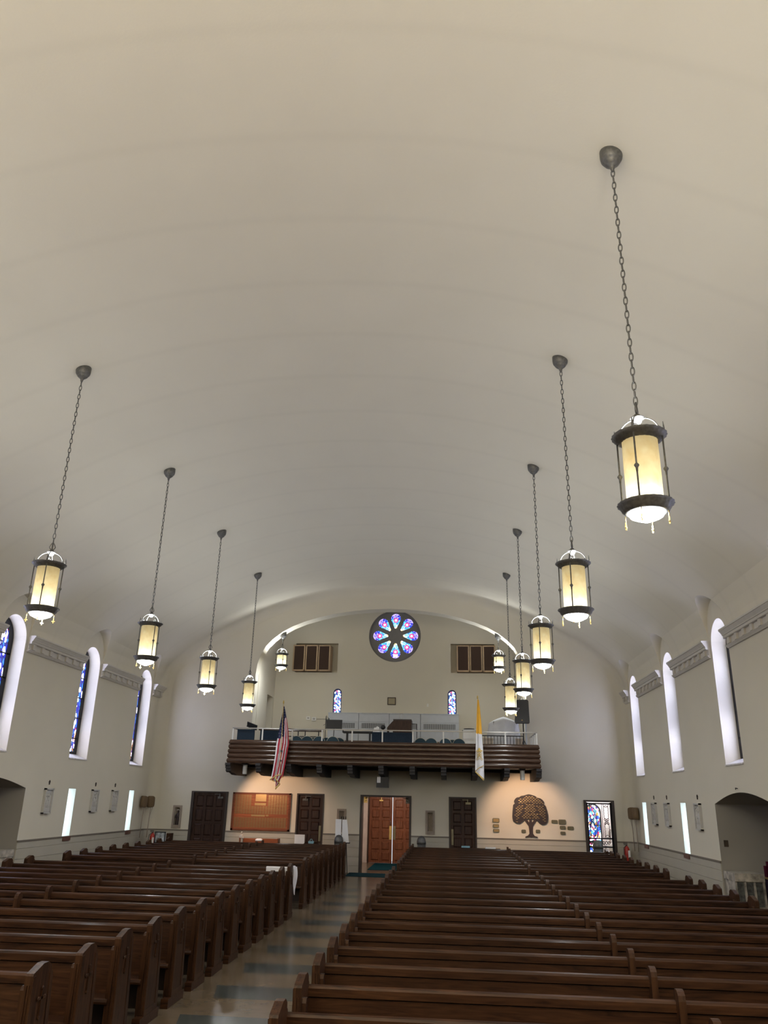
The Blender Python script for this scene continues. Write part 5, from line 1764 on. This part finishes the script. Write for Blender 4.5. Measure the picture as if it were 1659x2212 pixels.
o = MB().prism([(-0.08, 0), (0.16, 0), (0.06, 0.71), (-0.10, 0.71)], 'Y', 0, 0.01, M).build('display_board', 'paper', loc=(-3.55, 28.12, 0.98))
tag(o, 'white display board on the easel, the tapering one at its right', 'board', 'boards on the easel')
t = thing('whiteboard', 'square white board standing before the second door', 'board', (-5.04, 28.1, 0))
MB().box(-5.21, -4.87, 28.0, 28.02, 0.85, 1.19).build('panel', 'paper', t)
MB().box(-5.06, -5.02, 28.02, 28.05, 0, 0.9).build('stand', 'iron', t)
MB().box(-5.18, -4.9, 27.95, 28.15, 0, 0.03).build('foot', 'iron', t)
t = thing('bench', 'low red-brown bench before the donor board', 'bench', (-6.45, 28.3, 0))
MB().box(-7.05, -5.80, 28.25, 28.30, 0.40, 1.02).build('backrest', 'mahog', t)
MB().box(-7.05, -5.80, 27.95, 28.30, 0.38, 0.43).build('seat', 'mahog', t)
for x in (-7.08, -5.80):
    MB().box(x, x + 0.04, 27.95, 28.32, 0, 1.04).build('side', 'mahog', t)
statue('statue', 'small pale robed statue standing behind the last left pew', -7.03, 28.06, 0.80, 0.44, 'skin', 'skin')
t = thing('pedestal', 'thin wooden pedestal carrying the pale statue', 'pedestal', (-7.03, 28.06, 0))
MB().box(-7.13, -6.93, 27.96, 28.16, 0.76, 0.80).build('top', 'mahog', t)
MB().box(-7.08, -6.98, 28.01, 28.11, 0, 0.76).build('column', 'mahog', t)
tag(MB().tube([(-6.56, 28.12, 0.97), (-6.50, 28.12, 0.98), (-6.38, 28.12, 0.98), (-6.32, 28.12, 0.97)], [0.03, 0.045, 0.045, 0.03], 12).build('cloth_roll', 'linen', loc=(-6.44, 28.12, 0.97)), 'white rolled cloth resting on top of the low bench', 'cloth roll')
t = thing('tissue_basket', 'small teal basket with handle behind the last left pew', 'basket', (-4.63, 27.9, 0.93))
MB().prism([(-4.71, 0.93), (-4.55, 0.93), (-4.54, 1.0), (-4.72, 1.0)], 'Y', 27.85, 28.0).build('body', 'teal', t)
MB().tube([(-4.68, 27.92, 1.0), (-4.65, 27.92, 1.06), (-4.61, 27.92, 1.06), (-4.58, 27.92, 1.0)], 0.012, 6).build('handle', 'teal', t)
t = thing('side_table', 'narrow dark side table under the teal basket', 'table', (-4.63, 27.95, 0))
MB().box(-4.85, -4.35, 27.75, 28.1, 0.89, 0.93).build('top', 'oak_x', t)
for x in (-4.82, -4.40):
    for yy in (27.78, 28.04):
        MB().box(x, x + 0.035, yy, yy + 0.035, 0, 0.89).build('leg', 'oak_z', t)
t = thing('photo_display', 'black framed photograph standing in the left rear corner', 'picture frame', (-9.65, 27.6, 0.0))
m = MB()
for p in ((-9.88, -9.85, 0.82, 1.18), (-9.54, -9.51, 0.82, 1.18), (-9.88, -9.51, 1.15, 1.18), (-9.88, -9.51, 0.82, 0.85)):
    m.box(p[0], p[1], 27.6, 27.63, p[2], p[3])
m.build('frame', 'black', t)
MB().box(-9.85, -9.54, 27.615, 27.63, 0.85, 1.15).build('photograph', plain('grey_photo', (0.35, 0.36, 0.36), 0.5, var=0.8, scale=9), t)
for x in (-9.86, -9.56):
    MB().box(x, x + 0.03, 27.63, 27.66, 0, 1.0).build('leg', 'black', t)
t = thing('ballot_box', 'brown wooden box beside the black framed photograph', 'box', (-9.43, 27.7, 0))
MB().prism([(-9.60, 0.0), (-9.36, 0.0), (-9.36, 1.13), (-9.50, 1.13), (-9.60, 1.0)], 'Y', 27.68, 27.95).build('body', 'oak_z', t)
tag(MB().box(-9.62, -9.50, 27.64, 27.65, 0.90, 1.15).build('leaflet', 'paper', loc=(-9.55, 27.65, 0.9)), 'white leaflet between the framed photograph and brown box', 'leaflet')
tag(MB().box(0.35, 0.62, 27.75, 27.95, 0.94, 0.99).build('tissue_box', 'teal', loc=(0.5, 27.8, 0.94)), 'teal box behind the last right pew before the right door', 'box')
tag(MB().box(1.12, 1.45, 27.75, 27.95, 0.93, 0.97).build('hymn_book', 'paper', loc=(1.3, 27.8, 0.93)), 'white book behind the last right pew beside the tree plaque', 'book')
t = thing('side_table', 'narrow dark table behind the last right pew', 'table', (0.9, 27.85, 0))
MB().box(0.2, 1.6, 27.7, 28.05, 0.89, 0.93).build('top', 'oak_x', t)
for x in (0.22, 1.54):
    for yy in (27.72, 28.0):
        MB().box(x, x + 0.035, yy, yy + 0.035, 0, 0.89).build('leg', 'oak_z', t)

# ---------------------------------------------------------------- pews
PITCH, P0 = 0.902, 5.95
def pew_parts(x0, x1, mid, aisle):
    """One pew in local coordinates: x from x0 to x1, y=0 at the plinth front (the side towards the chancel)."""
    t = thing('pew', 'x', 'pew', (0, 0, 0))
    prof = [(0.115, 0.09), (0.115, 0.985), (0.125, 1.002), (0.28, 1.052), (0.36, 1.052), (0.425, 1.015), (0.43, 0.975), (0.455, 0.97), (0.46, 0.93), (0.52, 0.30), (0.54, 0.09)]
    for xe, s in ((x0, 1), (x1, -1)):          # s points into the pew
        a, b = min(xe, xe + s * 0.065), max(xe, xe + s * 0.065)
        m = MB().prism(prof, 'X', a, b)
        # moulded post on the inner side
        i0, i1 = min(xe + s * 0.065, xe + s * 0.10), max(xe + s * 0.065, xe + s * 0.10)
        m.prism([(0.13, 0.09), (0.13, 0.88), (0.15, 0.91), (0.20, 0.91), (0.20, 0.09)], 'X', i0, i1)
        for q in (0.018, 0.038):
            m.box(min(xe + s * q, xe + s * (q + 0.008)), max(xe + s * q, xe + s * (q + 0.008)), 0.105, 0.116, 0.12, 0.92)
        e = local(m, 'end_panel', 'oak_z', t)
        m = MB().box(a - 0.012, b + 0.012, 0.0, 0.58, 0.0, 0.10)
        local(m, 'plinth', 'oak_x', t)
        if (aisle == 'R' and s == -1) or (aisle == 'L' and s == 1):
            # framed field and carved cross on the aisle face
            m = MB()
            o_ = xe - s * 0.006
            c0_, c1_ = min(xe, o_), max(xe, o_)
            m.box(c0_, c1_, 0.118, 0.165, 0.10, 0.98)
            m.prism([(0.46, 0.10), (0.53, 0.10), (0.455, 0.93), (0.40, 0.96)], 'X', c0_, c1_)
            m.box(c0_, c1_, 0.165, 0.47, 0.10, 0.16)
            local(m, 'side_moulding', 'oak_z', t)
            m = MB()
            c0_, c1_ = min(xe, xe - s * 0.012), max(xe, xe - s * 0.012)
            m.box(c0_, c1_, 0.29, 0.312, 0.66, 0.87)
            m.box(c0_, c1_, 0.245, 0.357, 0.79, 0.812)
            for q in ((0.301, 0.87), (0.245, 0.801), (0.357, 0.801), (0.301, 0.66)):
                m.ball((xe - s * 0.006, q[0], q[1]), 0.009, 0.018, 0.018, 8, 6)
            local(m, 'carved_cross', 'oak_z', t)
    # divider
    a, b = mid - 0.028, mid + 0.028
    top = [(0.30 + 0.0, 0.10), (0.34, 0.96), (0.35, 1.0), (0.375, 1.025), (0.41, 1.035), (0.45, 1.03), (0.475, 1.0), (0.48, 0.95), (0.53, 0.10)]
    local(MB().prism(top, 'X', a, b), 'divider', 'oak_z', t)
    xi0, xi1 = x0 + 0.066, x1 - 0.066
    # leaning back board with a capping rail
    m = MB().prism([(0.405, 0.40), (0.448, 0.856), (0.478, 0.856), (0.433, 0.40)], 'X', xi0, xi1)
    local(m, 'backrest', 'oak_x', t)
    m = MB().box(xi0, xi1, 0.462, 0.474, 0.85, 0.872).prism([(0.423, 0.868), (0.426, 0.925), (0.436, 0.942), (0.455, 0.950), (0.478, 0.945), (0.488, 0.93), (0.488, 0.868)], 'X', xi0, xi1, smooth=False)
    local(m, 'top_rail', 'oak_x', t)
    m = MB().prism([(0.10, 0.405), (0.095, 0.425), (0.105, 0.445), (0.14, 0.452), (0.44, 0.432), (0.44, 0.405)], 'X', xi0, xi1)
    local(m, 'seat', 'oak_x', t)
    m = MB().box(xi0, xi1, 0.34, 0.36, 0.12, 0.405)
    local(m, 'seat_riser', 'frame_dark', t)
    m = MB().box(xi0 + 0.05, xi1 - 0.05, 0.60, 0.74, 0.16, 0.20)
    local(m, 'kneeler', 'oak_x', t)
    return t
ORD = ['nearest', 'second', 'third', 'fourth', 'fifth', 'sixth', 'seventh', 'eighth', 'ninth', 'tenth', 'eleventh', 'twelfth', 'thirteenth', 'fourteenth', 'fifteenth', 'sixteenth', 'seventeenth',
       'eighteenth', 'nineteenth', 'twentieth', 'twenty-first', 'twenty-second', 'twenty-third', 'farthest']
def pew_block(x0, x1, mid, aisle, side, k0):
    rows = [k for k in range(k0, 24) if k != 14]
    root = None
    n = len(rows)
    for i, k in enumerate(rows):
        word = 'farthest' if i == n - 1 else ORD[i]
        if word in ('nearest', 'farthest'):
            lab = 'dark oak pew, %s row of the %s block' % (word, side)
        else:
            lab = 'dark oak pew, %s row from the front in the %s block' % (word, side)
        if k == 13:
            lab += ', last before the gap'
        if k == 15:
            lab += ', first past the gap'
        loc = (0, P0 + PITCH * k, 0)
        if root is None:
            root = pew_parts(x0, x1, mid, aisle)
            root.location = loc
            root['label'] = lab
            root['group'] = 'oak pews in the %s block' % side
        else:
            dup(root, loc, lab)
pew_block(-9.20, -3.365, -6.08, 'R', 'left', 1)
pew_block(-1.235, 4.86, 1.79, 'L', 'right', 0)

# white towel over the aisle end of the left pew before the gap
ty = P0 + PITCH * 13
m = MB()
def towel(u_, v_):
    # u along the pew, v over the rail
    x = -3.42 - 0.62 * u_
    x = -3.36 - 0.58 * u_
    if v_ < 0.3:
        q = v_ / 0.3
        z = 0.80 + 0.165 * q
        yy = 0.40
    elif v_ < 0.6:
        q = (v_ - 0.3) / 0.3
        z = 0.965 + 0.004 * math.sin(PI * q)
        yy = 0.40 + 0.11 * q
    else:
        q = (v_ - 0.6) / 0.4
        z = 0.965 - 0.22 * q
        yy = 0.51 + 0.01 * q
    return (x, ty + yy + 0.004 * math.sin(18 * u_), z)
m.grid(towel, 30, 24)
def towel2(u_, v_):
    # corner that spills down on the aisle side behind the end panel
    x = -3.365 + 0.05 + 0.09 * u_ + 0.01 * math.sin(9 * v_ + 3 * u_)
    z = 1.06 - (0.28 + 0.22 * u_) * v_ - 0.03 * u_
    return (x - 0.02, ty + 0.44 + 0.16 * u_ * (1 - 0.2 * v_), z)
m2 = []
m.grid(lambda a_, b_: (-3.40 + 0.085 * a_ + (0.02 * math.sin(5 * b_)), ty + 0.47 + 0.16 * a_, 0.965 + 0.09 * math.sin(PI * min(1, a_ * 1.2)) * 0.3 - b_ * (0.10 + 0.42 * a_ * (1 - 0.25 * math.sin(6 * a_)))), 16, 16)
tag(m.build('towel', 'linen', loc=(-3.6, ty + 0.45, 0.95), fix=False), 'white towel draped over the aisle end of a left pew before the gap', 'towel')
